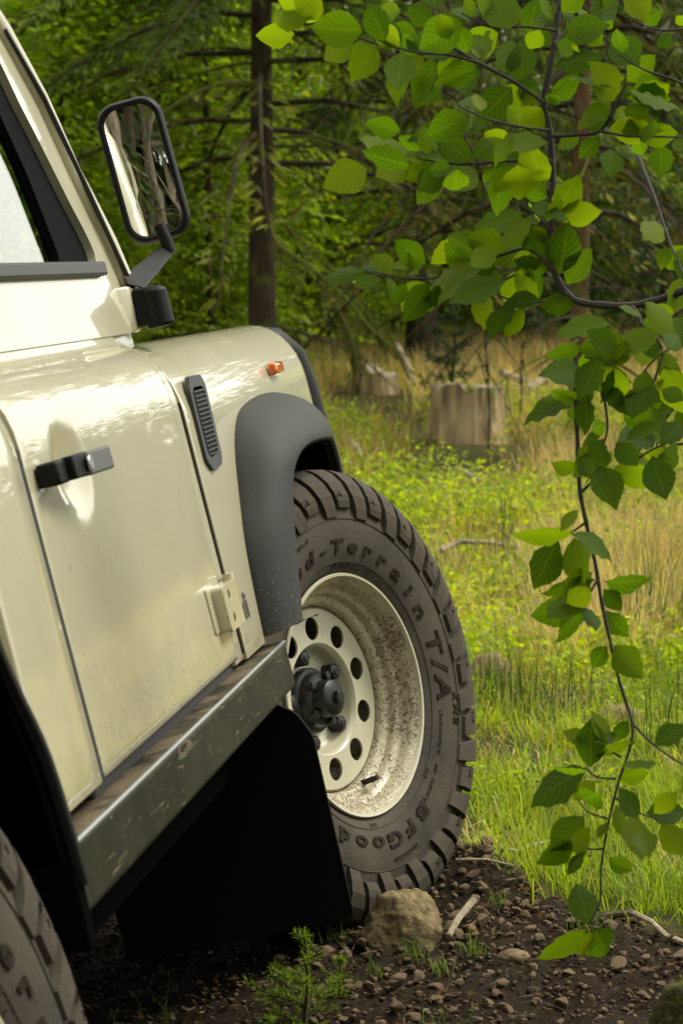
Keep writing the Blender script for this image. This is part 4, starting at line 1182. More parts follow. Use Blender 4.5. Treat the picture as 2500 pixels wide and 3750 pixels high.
# ------------------------------------------------------------------ ground cover
def patch_tone(x, y, n):
    v = .5 + .28 * np.sin(2.3 * x + 1.1 * y + 1) * np.sin(1.4 * y - .9 * x) + .22 * np.sin(5.1 * x - 2 * y) * np.sin(3.7 * y + x)
    return np.clip((.72 * v + .28 * rng.random(len(x))) * n, 0, n - 1e-3).astype(int)
def scatter_clumps(n_c, per, xf, yr, hr, wd, spread, cols, lean=(.2, 1.0), keep=None, power=1.0):
    y = yr[0] + (yr[1] - yr[0]) * rng.random(n_c) ** power
    lo, hi = xf(y); x = lo + (hi - lo) * rng.random(n_c)
    if keep is not None:
        k = keep(x, y); x, y = x[k], y[k]
    n_c = len(x); tone = patch_tone(x, y, len(cols)); hh = rng.uniform(hr[0], hr[1], n_c)
    k = np.repeat(np.arange(n_c), per); n = len(k)
    px = x[k] + rng.normal(0, spread, n); py = y[k] + rng.normal(0, spread, n)
    P = np.stack([px, py, height(px, py) - .01], 1)
    ca = np.asarray(cols)[tone[k]] * (1 + rng.normal(0, .22, (n, 1)).clip(-.5, .6)) * (1 + rng.normal(0, .07, (n, 3)))
    az = np.arctan2(py - y[k], px - x[k]) + rng.normal(0, .8, n)
    return blade_arrays(P, hh[k] * rng.uniform(.55, 1.15, n), np.full(n, 1.) * wd * rng.uniform(.6, 1.3, n), az, rng.uniform(lean[0], lean[1], n), ca.clip(.003, 1))
STUMPS = ((.80, 15.2, .52), (.27, 18.6, .46))
def open_view(x, y):
    k = np.ones(len(x), bool)
    for sx_, sy_, w_ in STUMPS: k &= ~((np.abs(x - sx_ * y / sy_) < w_) & (y > sy_ - 3.2) & (y < sy_ + .35))
    return k
def wedge(a, b, m=.15): return lambda y: (a * y - m, b * y + m)
FRESH = [(.12, .18, .012), (.19, .265, .012), (.24, .30, .016), (.29, .285, .045)]
TAN = [(.18, .19, .035), (.30, .23, .09), (.42, .33, .17), (.48, .37, .19), (.36, .25, .11)]
MIXG = [(.09, .125, .010), (.145, .18, .012), (.20, .21, .018), (.30, .25, .07), (.40, .31, .15), (.34, .25, .11)]
offdirt = lambda x, y: y > dirt_edge(x) + .03 + .10 * rng.random(len(x))
g1 = scatter_clumps(2300, 26, lambda y: (np.full_like(y, -.9), .22 * y + .6), (4.0, 7.6), (.035, .16), .0032, .045, FRESH, (.3, 1.5), lambda x, y: offdirt(x, y) & (np.sin(6.1 * x + 2 * y) * np.sin(4.3 * y - 3 * x) > -.55))
g1b = scatter_clumps(420, 12, lambda y: (np.full_like(y, -.9), .22 * y + .6), (4.4, 7.8), (.05, .17), .0028, .06, TAN[2:], (.8, 1.6), offdirt)
tag(np_mesh('withered_grass', *g1b[:2], MAT['grass_blade'], None, g1b[2]), 'withered blades lying in the short green grass', None, None, 'stuff')
tag(np_mesh('fresh_grass', *g1[:2], MAT['grass_blade'], None, g1[2]), 'short bright green grass beside the wheel', None, None, 'stuff')
g2 = scatter_clumps(3600, 26, wedge(-.16, .22, .4), (6.8, 13), (.05, .15), .0044, .08, MIXG, (.4, 1.6))
tag(np_mesh('meadow_grass', *g2[:2], MAT['grass_blade'], None, g2[2]), 'mixed green and straw coloured meadow grass', None, None, 'stuff')
g5 = scatter_clumps(420, 16, wedge(-.06, .20, .2), (7.6, 14.5), (.12, .34), .0032, .10, TAN[2:], (.2, 1.2), open_view)
tag(np_mesh('straw_tufts', *g5[:2], MAT['grass_blade'], None, g5[2]), 'loose pale straw standing through the green', None, None, 'stuff')
g6 = scatter_clumps(900, 20, lambda y: (.09 * y, .22 * y + .3), (7.2, 13.5), (.12, .36), .0038, .09, TAN, (.2, 1.2))
tag(np_mesh('dry_clumps', *g6[:2], MAT['grass_blade'], None, g6[2]), 'dry straw clumps on the right of the clearing', None, None, 'stuff')
g3 = scatter_clumps(3600, 22, wedge(-.10, .26, .5), (13, 27), (.12, .36), .008, .14, TAN, (.2, 1.1), open_view)
g3b = scatter_clumps(2000, 22, wedge(-.25, .26, .5), (12, 22), (.10, .24), .008, .12, MIXG, (.2, 1.0), open_view)
V, F, C = cat_arrays([g3, g3b])
tag(np_mesh('dry_grass', V, F, MAT['grass_blade'], None, C), 'tall tawny dry grass across the clearing', None, None, 'stuff')
g4 = scatter_clumps(900, 20, lambda y: (np.full_like(y, 1.5) + 0 * y, .6 * y + 2), (4, 30), (.15, .4), .008, .12, MIXG + TAN, (.2, 1.0))
tag(np_mesh('clearing_grass', *g4[:2], MAT['grass_blade'], None, g4[2]), 'grass of the clearing to the right', None, None, 'stuff')

# bilberry and herb cover: domes of small leaves
def herb(n_c, per, xf, yr, rad, hgt, leaf, cols, keep=None):
    y = rng.uniform(yr[0], yr[1], n_c); lo, hi = xf(y); x = lo + (hi - lo) * rng.random(n_c)
    if keep is not None: k = keep(x, y); x, y = x[k], y[k]
    n_c = len(x); k = np.repeat(np.arange(n_c), per); n = len(k)
    rr = rng.uniform(rad[0], rad[1], n_c)[k]; hh = rng.uniform(hgt[0], hgt[1], n_c)[k]
    a = rng.random(n) * 6.283; q = np.sqrt(rng.random(n))
    px = x[k] + rr * q * np.cos(a); py = y[k] + rr * q * np.sin(a)
    pz = height(px, py) + hh * np.sqrt(1 - .9 * q * q) * rng.uniform(.35, 1.05, n)
    D = np.stack([np.cos(a) , np.sin(a), rng.uniform(-.3, .9, n)], 1) + rng.normal(0, .5, (n, 3))
    Nn = np.array([0, 0, 1.]) + rng.normal(0, .5, (n, 3))
    tone = patch_tone(x, y, len(cols))[k]
    c = np.asarray(cols)[tone] * (1 + rng.normal(0, .25, (n, 1)).clip(-.5, .7))
    l = leaf * rng.uniform(.6, 1.3, n)
    return leaf_arrays(np.stack([px, py, pz], 1), D, Nn, l, l * .55, c.clip(.003, 1))
BIL = [(.065, .10, .007), (.16, .22, .008), (.235, .30, .010), (.27, .29, .012)]
h1 = herb(420, 120, wedge(-.02, .17, .3), (10.3, 17), (.16, .42), (.16, .40), .036, BIL, lambda x, y: (np.sin(x * 3 + y) + np.sin(y * 1.9 - x) > -.9) & open_view(x, y))
h2 = herb(230, 90, wedge(-.03, .17, .2), (6.9, 10.5), (.08, .22), (.06, .19), .028, BIL)
h3 = herb(60, 60, wedge(.0, .15, .1), (5.2, 7.4), (.04, .1), (.04, .12), .022, BIL, offdirt)
V, F, C = cat_arrays([h1, h2, h3])
tag(np_mesh('bilberry_cover', V, F, MAT['broad_leaf'], None, C), 'bright green bilberry and herb cover', None, None, 'stuff')

# rush tufts, each a plant
def rush(x, y, n, h, label, rad=.07):
    t = np.random.default_rng(int(1000 * (x + 5)))
    P = np.stack([t.normal(0, rad, n), t.normal(0, rad * .7, n), np.full(n, -.02)], 1)
    c = np.asarray([(.035, .075, .014)]) * (1 + t.normal(0, .25, (n, 1)).clip(-.5, .8))
    st = t.random(n) < .18
    c[st] = (.30, .23, .10)
    V, F, C = blade_arrays(P, t.uniform(.5, 1.05, n) * h, t.uniform(.0022, .004, n), t.random(n) * 6.28, t.uniform(.05, .6, n), c)
    o = np_mesh('rush_tuft', V, F, MAT['grass_blade'], None, C)
    o.location = (x, y, gz(x, y)); tag(o, label, 'rush', 'rush tufts in the wet grass')
rush(.43, 6.35, 120, .27, 'dense dark green rush tuft right beside the tyre')
rush(.56, 6.25, 70, .24, 'rush tuft just right of the dense tuft by the tyre')
rush(.80, 5.75, 60, .26, 'rush tuft behind the lowest beech twigs')
rush(.98, 6.3, 60, .32, 'rush tuft at the right edge behind the beech branch')
rush(.60, 9.4, 60, .55, 'tall thin rush tuft standing in the meadow grass')
rush(1.02, 7.6, 90, .5, 'straw tipped rush tuft near the right edge')

# ------------------------------------------------------------------ stumps and deadwood
def stump(label, x, y, r, h, seed, roots=5, slant=0.0, mossy=True, dz=0):
    rg = random.Random(seed)
    t = empty('tree_stump', (x, y, min(gz(x, y) - .04, dz)), rg.uniform(0, 6)); tag(t, label, 'tree stump', 'old stumps in the clearing')
    n = 56; rows = []
    ra = [rg.uniform(0, 6.28) for _ in range(roots)]; rs = [rg.uniform(.25, .8) for _ in range(roots)]
    for j, tz in enumerate(np.linspace(0, 1, 12)):
        row = []
        for k in range(n + 1):
            a = 2 * math.pi * (k % n) / n
            fl = sum(s * max(0, math.cos(a - b)) ** 8 for b, s in zip(ra, rs)) * (1 - tz) ** 2.2
            rr = r * (.92 + .10 * (1 - tz) + fl + .055 * noise.noise((math.cos(a) * 4 + seed, math.sin(a) * 4, tz * .8)) + .12 * noise.noise((math.cos(a) * 8, math.sin(a) * 9 + seed, tz * .5)) + .03 * noise.noise((math.cos(a) * 26, math.sin(a) * 26 + seed, tz * .6)))
            zz = h * tz * (1 + (slant * math.cos(a) + .16 * noise.noise((math.cos(a) * 2.5, math.sin(a) * 2.5, seed))) * tz)
            row.append((rr * math.cos(a), rr * math.sin(a), zz))
        rows.append(row)
    MB().grid(rows).build('trunk', MAT['stump_wood'], t, True)
    top = rows[-1]
    inner = [[tuple(Vector(p) * 1) for p in top]] + [[(p[0] * s, p[1] * s, p[2] * .985 + .012 * noise.noise((p[0] * 30 * s, p[1] * 30 * s, seed))) for p in top] for s in (.93, .7, .4, .12)]
    MB().grid(inner).build('cut_top', MAT['dead_wood'], t, True)
    if mossy:
        nn = 260; q = np.random.default_rng(seed); a = q.random(nn) * 6.28; rr = r * np.sqrt(q.random(nn)) * .9
        P = np.stack([rr * np.cos(a), rr * np.sin(a), np.full(nn, h * .97)], 1)
        V, F, C = leaf_arrays(P, q.normal(0, 1, (nn, 3)) + [0, 0, .6], q.normal(0, 1, (nn, 3)), .035, .02, vary((.12, .15, .02), nn))
        tag(np_mesh('moss_cap', V, F, MAT['broad_leaf'], t, C), kind='stuff')
    return t
stump('broad flat-topped stump with furrowed grey sides and a green mossy top', .81, 15.2, .25, .50, 7, dz=.26)
stump('weathered stump with a tall splinter and a root running to its right', .27, 18.6, .185, .33, 9, 4, .22, mossy=False, dz=.52)

def branchwood(name, label, pts, r0, r1, mat='dead_wood', side=()):
    b = MB().tube([(x, y, gz(x, y) + z) for x, y, z in pts], list(np.linspace(r0, r1, len(pts))), 7)
    for q in side: b.tube([(x, y, gz(x, y) + z) for x, y, z in q], [r1 * 1.1, r1 * .8, r1 * .5][:len(q)], 5)
    o = b.build(name, MAT[mat], None, True); tag(o, label, 'fallen branch'); return o
branchwood('fallen_branch', 'pale barkless stick lying in the grass behind the stone heap', [(.285, 4.60, .012), (.315, 4.62, .022), (.35, 4.63, .02), (.39, 4.68, .03), (.43, 4.71, .035)], .006, .0035)
branchwood('fallen_branch', 'short grey broken stick leaning among the stones below the boulder', [(.185, 4.02, .016), (.205, 4.09, .026), (.236, 4.17, .034)], .006, .0075)
branchwood('fallen_branch', 'curved pale root at the lower right among the stones', [(.47, 4.14, .005), (.485, 4.10, .018), (.51, 4.08, .026), (.54, 4.05, .02), (.56, 4.0, .012), (.62, 3.97, .004)], .0062, .0045)
branchwood('fallen_branch', 'long thin twig lying level on the stone heap', [(.215, 4.37, .03), (.27, 4.35, .034), (.33, 4.36, .03)], .0032, .002)
branchwood('fallen_branch', 'brown stick lying in the meadow to the right of the tyre', [(.40, 9.5, .10), (.49, 9.6, .12), (.60, 9.62, .11), (.75, 9.7, .08)], .014, .009)
branchwood('fallen_branch', 'bleached log lying right of the flat-topped stump', [(1.35, 17.2, .15), (1.6, 17.8, .22), (1.95, 18.1, .25)], .035, .03)
branchwood('fallen_branch', 'grey log slanting in the grass behind the flat-topped stump', [(1.22, 18.0, .22), (1.5, 18.5, .12), (1.85, 18.6, .10)], .03, .02)
branchwood('fallen_branch', 'root arm reaching down to the right of the weathered stump', [(.42, 18.35, .40), (.49, 18.3, .26), (.56, 18.2, .10)], .035, .03)
branchwood('fallen_branch', 'thin dead twig in front of the flat-topped stump', [(.62, 12.6, .14), (.74, 12.4, .10), (.86, 12.3, .05)], .012, .006)
branchwood('fallen_branch', 'white splintered piece left of the bilberry cover', [(.06, 13.6, .16), (.10, 13.5, .12), (.16, 13.5, .06)], .02, .012)

# dead flower stalks
def stalk(x, y, h, label, lean=0.02):
    b = MB(); rg = random.Random(int(x * 1000)); pts = [(lean * t * h + .01 * math.sin(5 * t), 0, h * t) for t in np.linspace(0, 1, 9)]
    b.tube(pts, list(np.linspace(.007, .004, 9)), 5)
    o = b.build('stem', MAT['spruce_bark'], None, True)
    t = empty('dead_flower_stalk', (x, y, gz(x, y)), 0); tag(t, label, 'dead plant', 'dead flower stalks in the clearing'); o.parent = t
    c = MB()
    for k in range(26):
        z = h * rg.uniform(.5, 1); a = rg.uniform(0, 6.28); x_ = lean * z
        c.tube([(x_, 0, z), (x_ + .016 * math.cos(a), .016 * math.sin(a), z + .012)], [.004, .007], 5)
    tag(c.build('seed_pods', MAT['spruce_bark'], t), kind='stuff')
stalk(.91, 14.6, .78, 'tall brown seed stalk standing before the flat-topped stump', -.02)
stalk(1.18, 15.8, .62, 'shorter dead stalk right of the flat-topped stump', .06)
stalk(-.06, 19.5, .95, 'reddish bare stalk left of the weathered stump', -.10)

# ------------------------------------------------------------------ small spruces
def seedling(name, label, x, y, h, whorls, seed, spread=.45, col=(.13, .20, .012), nl=.014, nw=.0016, dens=1.15, cat='spruce seedling'):
    rg = np.random.default_rng(seed)
    t = empty(name, (x, y, gz(x, y) - .01), 0); tag(t, label, cat, 'young spruces')
    st = [(.015 * math.sin(3 * s) * h * 3, .0, h * s) for s in np.linspace(0, 1, 7)]
    MB().tube(st, list(np.linspace(.02 * h + .0006, .0012, 7)), 6).build('stem', MAT['spruce_bark'], t, True)
    segs = [(np.array(st[i]), np.array(st[i + 1])) for i in range(2, 6)]
    for wv in range(whorls):
        sub_ok = wv < whorls - 2
        tz = .12 + .80 * wv / max(1, whorls - 1)
        z = h * tz; ln0 = h * spread * (1.08 - tz)
        for k in range(4):
            a = rg.random() * 6.28; ln = ln0 * rg.uniform(.7, 1.15)
            d = np.array([math.cos(a), math.sin(a), rg.uniform(.15, .55)])
            p0 = np.array([0, 0, z]); p1 = p0 + d * ln * .55; p2 = p1 + (d + np.array([0, 0, .25])) * ln * .45
            segs += [(p0, p1), (p1, p2)]
            for s_ in ((-1, 1) if sub_ok else ()):
                q = np.array([-d[1], d[0], 0]) * s_ * .7 + d * .7
                pm = p0 + (p1 - p0) * rg.uniform(.4, .95); segs.append((pm, pm + q * ln * .38))
    Ps = []; Ds = []
    wood = MB()
    for a, b in segs:
        wood.tube([tuple(a), tuple(b)], [.0012 + h * .002, .0007 + h * .001], 4, False)
        L_ = np.linalg.norm(b - a); n = max(10, int(L_ / .0011 * dens * (.013 / nl)))
        u = rg.random(n); ax = (b - a) / L_
        r_ = norm(np.cross(ax, rg.normal(0, 1, (n, 3))))
        Ps.append(a + (b - a) * u[:, None]); Ds.append(r_ * .8 + ax * .8)
    wood.build('branches', MAT['spruce_bark'], t)
    P = np.concatenate(Ps); D = np.concatenate(Ds); n = len(P)
    V, F, C = leaf_arrays(P, D, rg.normal(0, 1, (n, 3)), nl * rg.uniform(.7, 1.15, n), nw, vary(col, n, .25, .08))
    tag(np_mesh('needles', V, F, MAT['needle_leaf'], t, C), kind='stuff')
seedling('spruce_seedling', 'bright green spruce seedling in front of the mud flap, the tallest', -.062, 3.66, .175, 5, 301, .62)
seedling('spruce_seedling', 'small spruce seedling right behind the tallest seedling', -.005, 3.80, .075, 3, 302, .6)
seedling('spruce_seedling', 'low spruce seedling at the bottom edge left of the tallest', -.118, 3.60, .07, 3, 303, .8)
seedling('spruce_seedling', 'low spreading spruce seedling at the bottom edge right of the tallest', -.03, 3.52, .06, 3, 304, .8)
seedling('spruce_sapling', 'dark young spruce standing behind the flat-topped stump', .80, 17.6, .95, 8, 305, .36, (.035, .06, .03), .05, .012, .5, 'spruce sapling')

# ------------------------------------------------------------------ stones, boulder, moss
def hull_stone(seed, n=16, sq=(1, .8, .62), sub=0):
    rg = random.Random(seed); bm = bmesh.new()
    for _ in range(n):
        v = Vector((rg.gauss(0, 1), rg.gauss(0, 1), rg.gauss(0, 1))).normalized() * rg.uniform(.82, 1)
        bm.verts.new((v.x * sq[0], v.y * sq[1], v.z * sq[2]))
    r_ = bmesh.ops.convex_hull(bm, input=bm.verts)
    bmesh.ops.delete(bm, geom=[v for v in bm.verts if not v.link_faces], context='VERTS')
    bmesh.ops.bevel(bm, geom=bm.edges[:], offset=.05, segments=1, affect='EDGES') if sub else None
    bmesh.ops.recalc_face_normals(bm, faces=bm.faces)
    me = bpy.data.meshes.new('stone'); bm.to_mesh(me); bm.free(); me.materials.append(MAT['stone']); return me
ST = [hull_stone(500 + i, 13 + i % 5, (1, .68 + .05 * (i % 4), .5 + .06 * (i % 5)), 1) for i in range(10)]
# the loose heap before the wheel and the bare soil in front of it
placed = []
r3 = random.Random(77)
tries = 0
while len(placed) < 280 and tries < 20000:
    tries += 1
    y = r3.uniform(3.45, 4.72); x = r3.uniform(-.12, .085 * y * 1.75)
    if y > dirt_edge(x) + .04: continue
    heap = math.exp(-(((x - .27) / .16) ** 2 + ((y - 4.35) / .22) ** 2))
    if r3.random() > .24 + 1.2 * heap: continue
    s = (.008 + .014 * r3.random() ** 2.0) * (1 + 1.1 * heap * r3.random())
    if math.hypot(x - .110, (y - 4.07) * .8) < .080: continue
    if x < .19 and y > 4.24 and x < .10 + (y - 4.2) * .4: continue
    if any((x - a) ** 2 + (y - b) ** 2 < (s + c) ** 2 * .8 for a, b, c in placed): continue
    placed.append((x, y, s))
for i, (x, y, s) in enumerate(placed):
    o = link('stone', ST[i % 10], ground)
    o.location = (x, y, gz(x, y) + s * r3.uniform(.0, .45) + .005); o.scale = (s, s, s * r3.uniform(.8, 1.2))
    o.rotation_euler = (r3.uniform(-.5, .5), r3.uniform(-.5, .5), r3.uniform(0, 6.28))
# gravel crumbs and litter
pb = [hull_stone(600 + i, 8, (1, .8, .65)) for i in range(6)]
Vs = []; Fs = []; n0 = 0
q = np.random.default_rng(9)
for i in range(6500):
    y = q.uniform(3.3, 5.0); x = q.uniform(-.75, .16 * y + .1)
    if y > dirt_edge(x) + .06: continue
    me = pb[i % 6]; v = np.array([p.co for p in me.vertices]); s = .0025 + .0085 * q.random() ** 2.2
    a = q.random() * 6.28; c_, s_ = math.cos(a), math.sin(a)
    v = (v @ np.array([[c_, -s_, 0], [s_, c_, 0], [0, 0, 1]]) * s) + [x, y, gz(x, y) + s * .35 + .005]
    Vs.append(v); f = np.array([tuple(p.vertices) for p in me.polygons if len(p.vertices) == 3]); Fs.append(f + n0); n0 += len(v)
gr = np_mesh('gravel', np.concatenate(Vs), np.concatenate(Fs), MAT['gravel'], ground); tag(gr, kind='stuff')
n = 2600
y = q.uniform(3.3, 4.9, n); x = -.7 + (.16 * y + .75) * q.random(n); k = y < dirt_edge(x) + .05; x, y = x[k], y[k]; n = len(x)
P = np.stack([x, y, height(x, y) + .012 + .006 * q.random(n)], 1)
V, F, C = leaf_arrays(P, q.normal(0, 1, (n, 3)) * [1, 1, .25], [0, 0, 1.] + q.normal(0, .35, (n, 3)), q.uniform(.008, .03, n), q.uniform(.001, .010, n), vary((.10, .065, .035), n, .4))
tag(np_mesh('litter', V, F, MAT['grass_blade'], None, C), 'dead leaf scraps and needles on the bare soil', None, None, 'stuff')

# small grass tufts rooted in the soil
def tuft(x, y, n, h, label, spread=.012, col=(.085, .135, .018)):
    t = np.random.default_rng(int(abs(x) * 9999 + y * 77)); P = np.stack([t.normal(0, spread, n), t.normal(0, spread, n), np.zeros(n)], 1)
    V, F, C = blade_arrays(P, t.uniform(.5, 1.1, n) * h, t.uniform(.0014, .0026, n), t.random(n) * 6.28, t.uniform(.3, 1.3, n), vary(col, n))
    o = np_mesh('grass_tuft', V, F, MAT['grass_blade'], None, C); o.location = (x, y, gz(x, y) + .005); tag(o, label, 'grass', 'grass tufts in the bare soil')
tuft(.055, 3.84, 16, .045, 'small grass tuft right of the seedlings')
tuft(.125, 3.93, 26, .060, 'spiky grass tuft in the middle of the bare soil')
tuft(.172, 3.85, 22, .05, 'grass tuft on the bare soil below the pale stick')
tuft(.222, 3.95, 30, .055, 'grass tuft beside the reddish stone')
tuft(.285, 4.22, 26, .05, 'grass tuft at the right flank of the stone heap')
tuft(.43, 4.05, 34, .06, 'grass tuft by the curved pale root', .02)
tuft(.15, 3.55, 9, .10, 'few long blades at the bottom edge', .02)
tuft(-.30, 3.75, 26, .10, 'thin grass in the shade below the vehicle', .06, (.06, .07, .02))
tuft(-.20, 3.5, 22, .12, 'thin dark grass at the bottom left edge', .05, (.06, .07, .02))
tuft(-.01, 4.10, 30, .05, 'grass tuft under the mud flap corner', .02)

def lump(name, label, cat, loc, r, seed, mat, rot=0, detail=.16, sub=4, group=None):
    bm = bmesh.new(); bmesh.ops.create_icosphere(bm, subdivisions=sub, radius=1)
    for v in bm.verts:
        p = v.co.copy()
        d = 1 + detail * noise.fractal(p * 1.4 + Vector((seed, 0, 0)), 1, 2, 4) + .04 * noise.noise(p * 7 + Vector((seed, 3, 0))) + .015 * noise.noise(p * 22)
        # a few planed-off faces
        for k in range(5):
            nrm = Vector((math.sin(seed + k * 2.3), math.cos(seed * 1.7 + k * 1.9), math.sin(k * 1.1 + .6))).normalized()
            e = p.dot(nrm) - .78
            if e > 0: d -= e * .55
        v.co = Vector((p.x * r[0], p.y * r[1], p.z * r[2])) * d
    me = bpy.data.meshes.new(name); bm.to_mesh(me); bm.free(); me.materials.append(mat); smooth(me)
    o = link(name, me); o.location = loc; o.rotation_euler = (0, 0, rot); tag(o, label, cat, group); return o
lump('boulder', 'large tawny boulder lying in front of the front tyre', 'boulder', (.110, 4.07, gz(.110, 4.07) + .014), (.074, .062, .070), 4.9, MAT['boulder'], .4, .16, 5)
lump('stone_slab', 'flat reddish brown stone half buried in the middle of the soil', 'stone', (.29, 3.92, gz(.29, 3.92) + .008), (.028, .022, .013), 8.1, MAT['stone'], .3, sub=3)
lump('field_stone', 'pale stone showing through the rushes on the right', 'stone', (.74, 6.2, gz(.74, 6.2) + .02), (.07, .05, .045), 2.2, MAT['boulder'], .1, sub=3)
lump('field_stone', 'pale brown stone standing in the rushes beside the tyre', 'stone', (.44, 6.85, gz(.44, 6.85) + .03), (.07, .05, .08), 5.2, MAT['boulder'], .1, sub=3)
mo = lump('mossy_stump', 'mossy brown lump cut by the lower right corner', 'mossy stump', (.525, 3.32, gz(.525, 3.32) + .05), (.085, .085, .125), 6.6, MAT['moss'], 0, sub=4)
q = np.random.default_rng(31); n = 2600
d = norm(q.normal(0, 1, (n, 3))); P = d * [.084, .084, .124] * 1.0
V, F, C = leaf_arrays(P, d + q.normal(0, .5, (n, 3)), q.normal(0, 1, (n, 3)), q.uniform(.006, .016, n), .003, vary((.075, .075, .018), n, .35))
tag(np_mesh('moss_fibres', V, F, MAT['broad_leaf'], mo, C), kind='stuff')
for i, (x, y, s) in enumerate(((-1.55, -2.5, .40), (-1.05, -2.8, .42), (-2.2, -2.0, .45))):
    lump('mossy_rock', ('pale mossy rock in the bank behind the vehicle', 'largest mossy rock in the bank behind the vehicle', 'mossy rock farthest along the bank behind the vehicle')[i], 'mossy rock', (x, y, gz(x, y) + s * 1.2), (s, s, s * 1.25), 3 + i, MAT['moss'], i, sub=3)

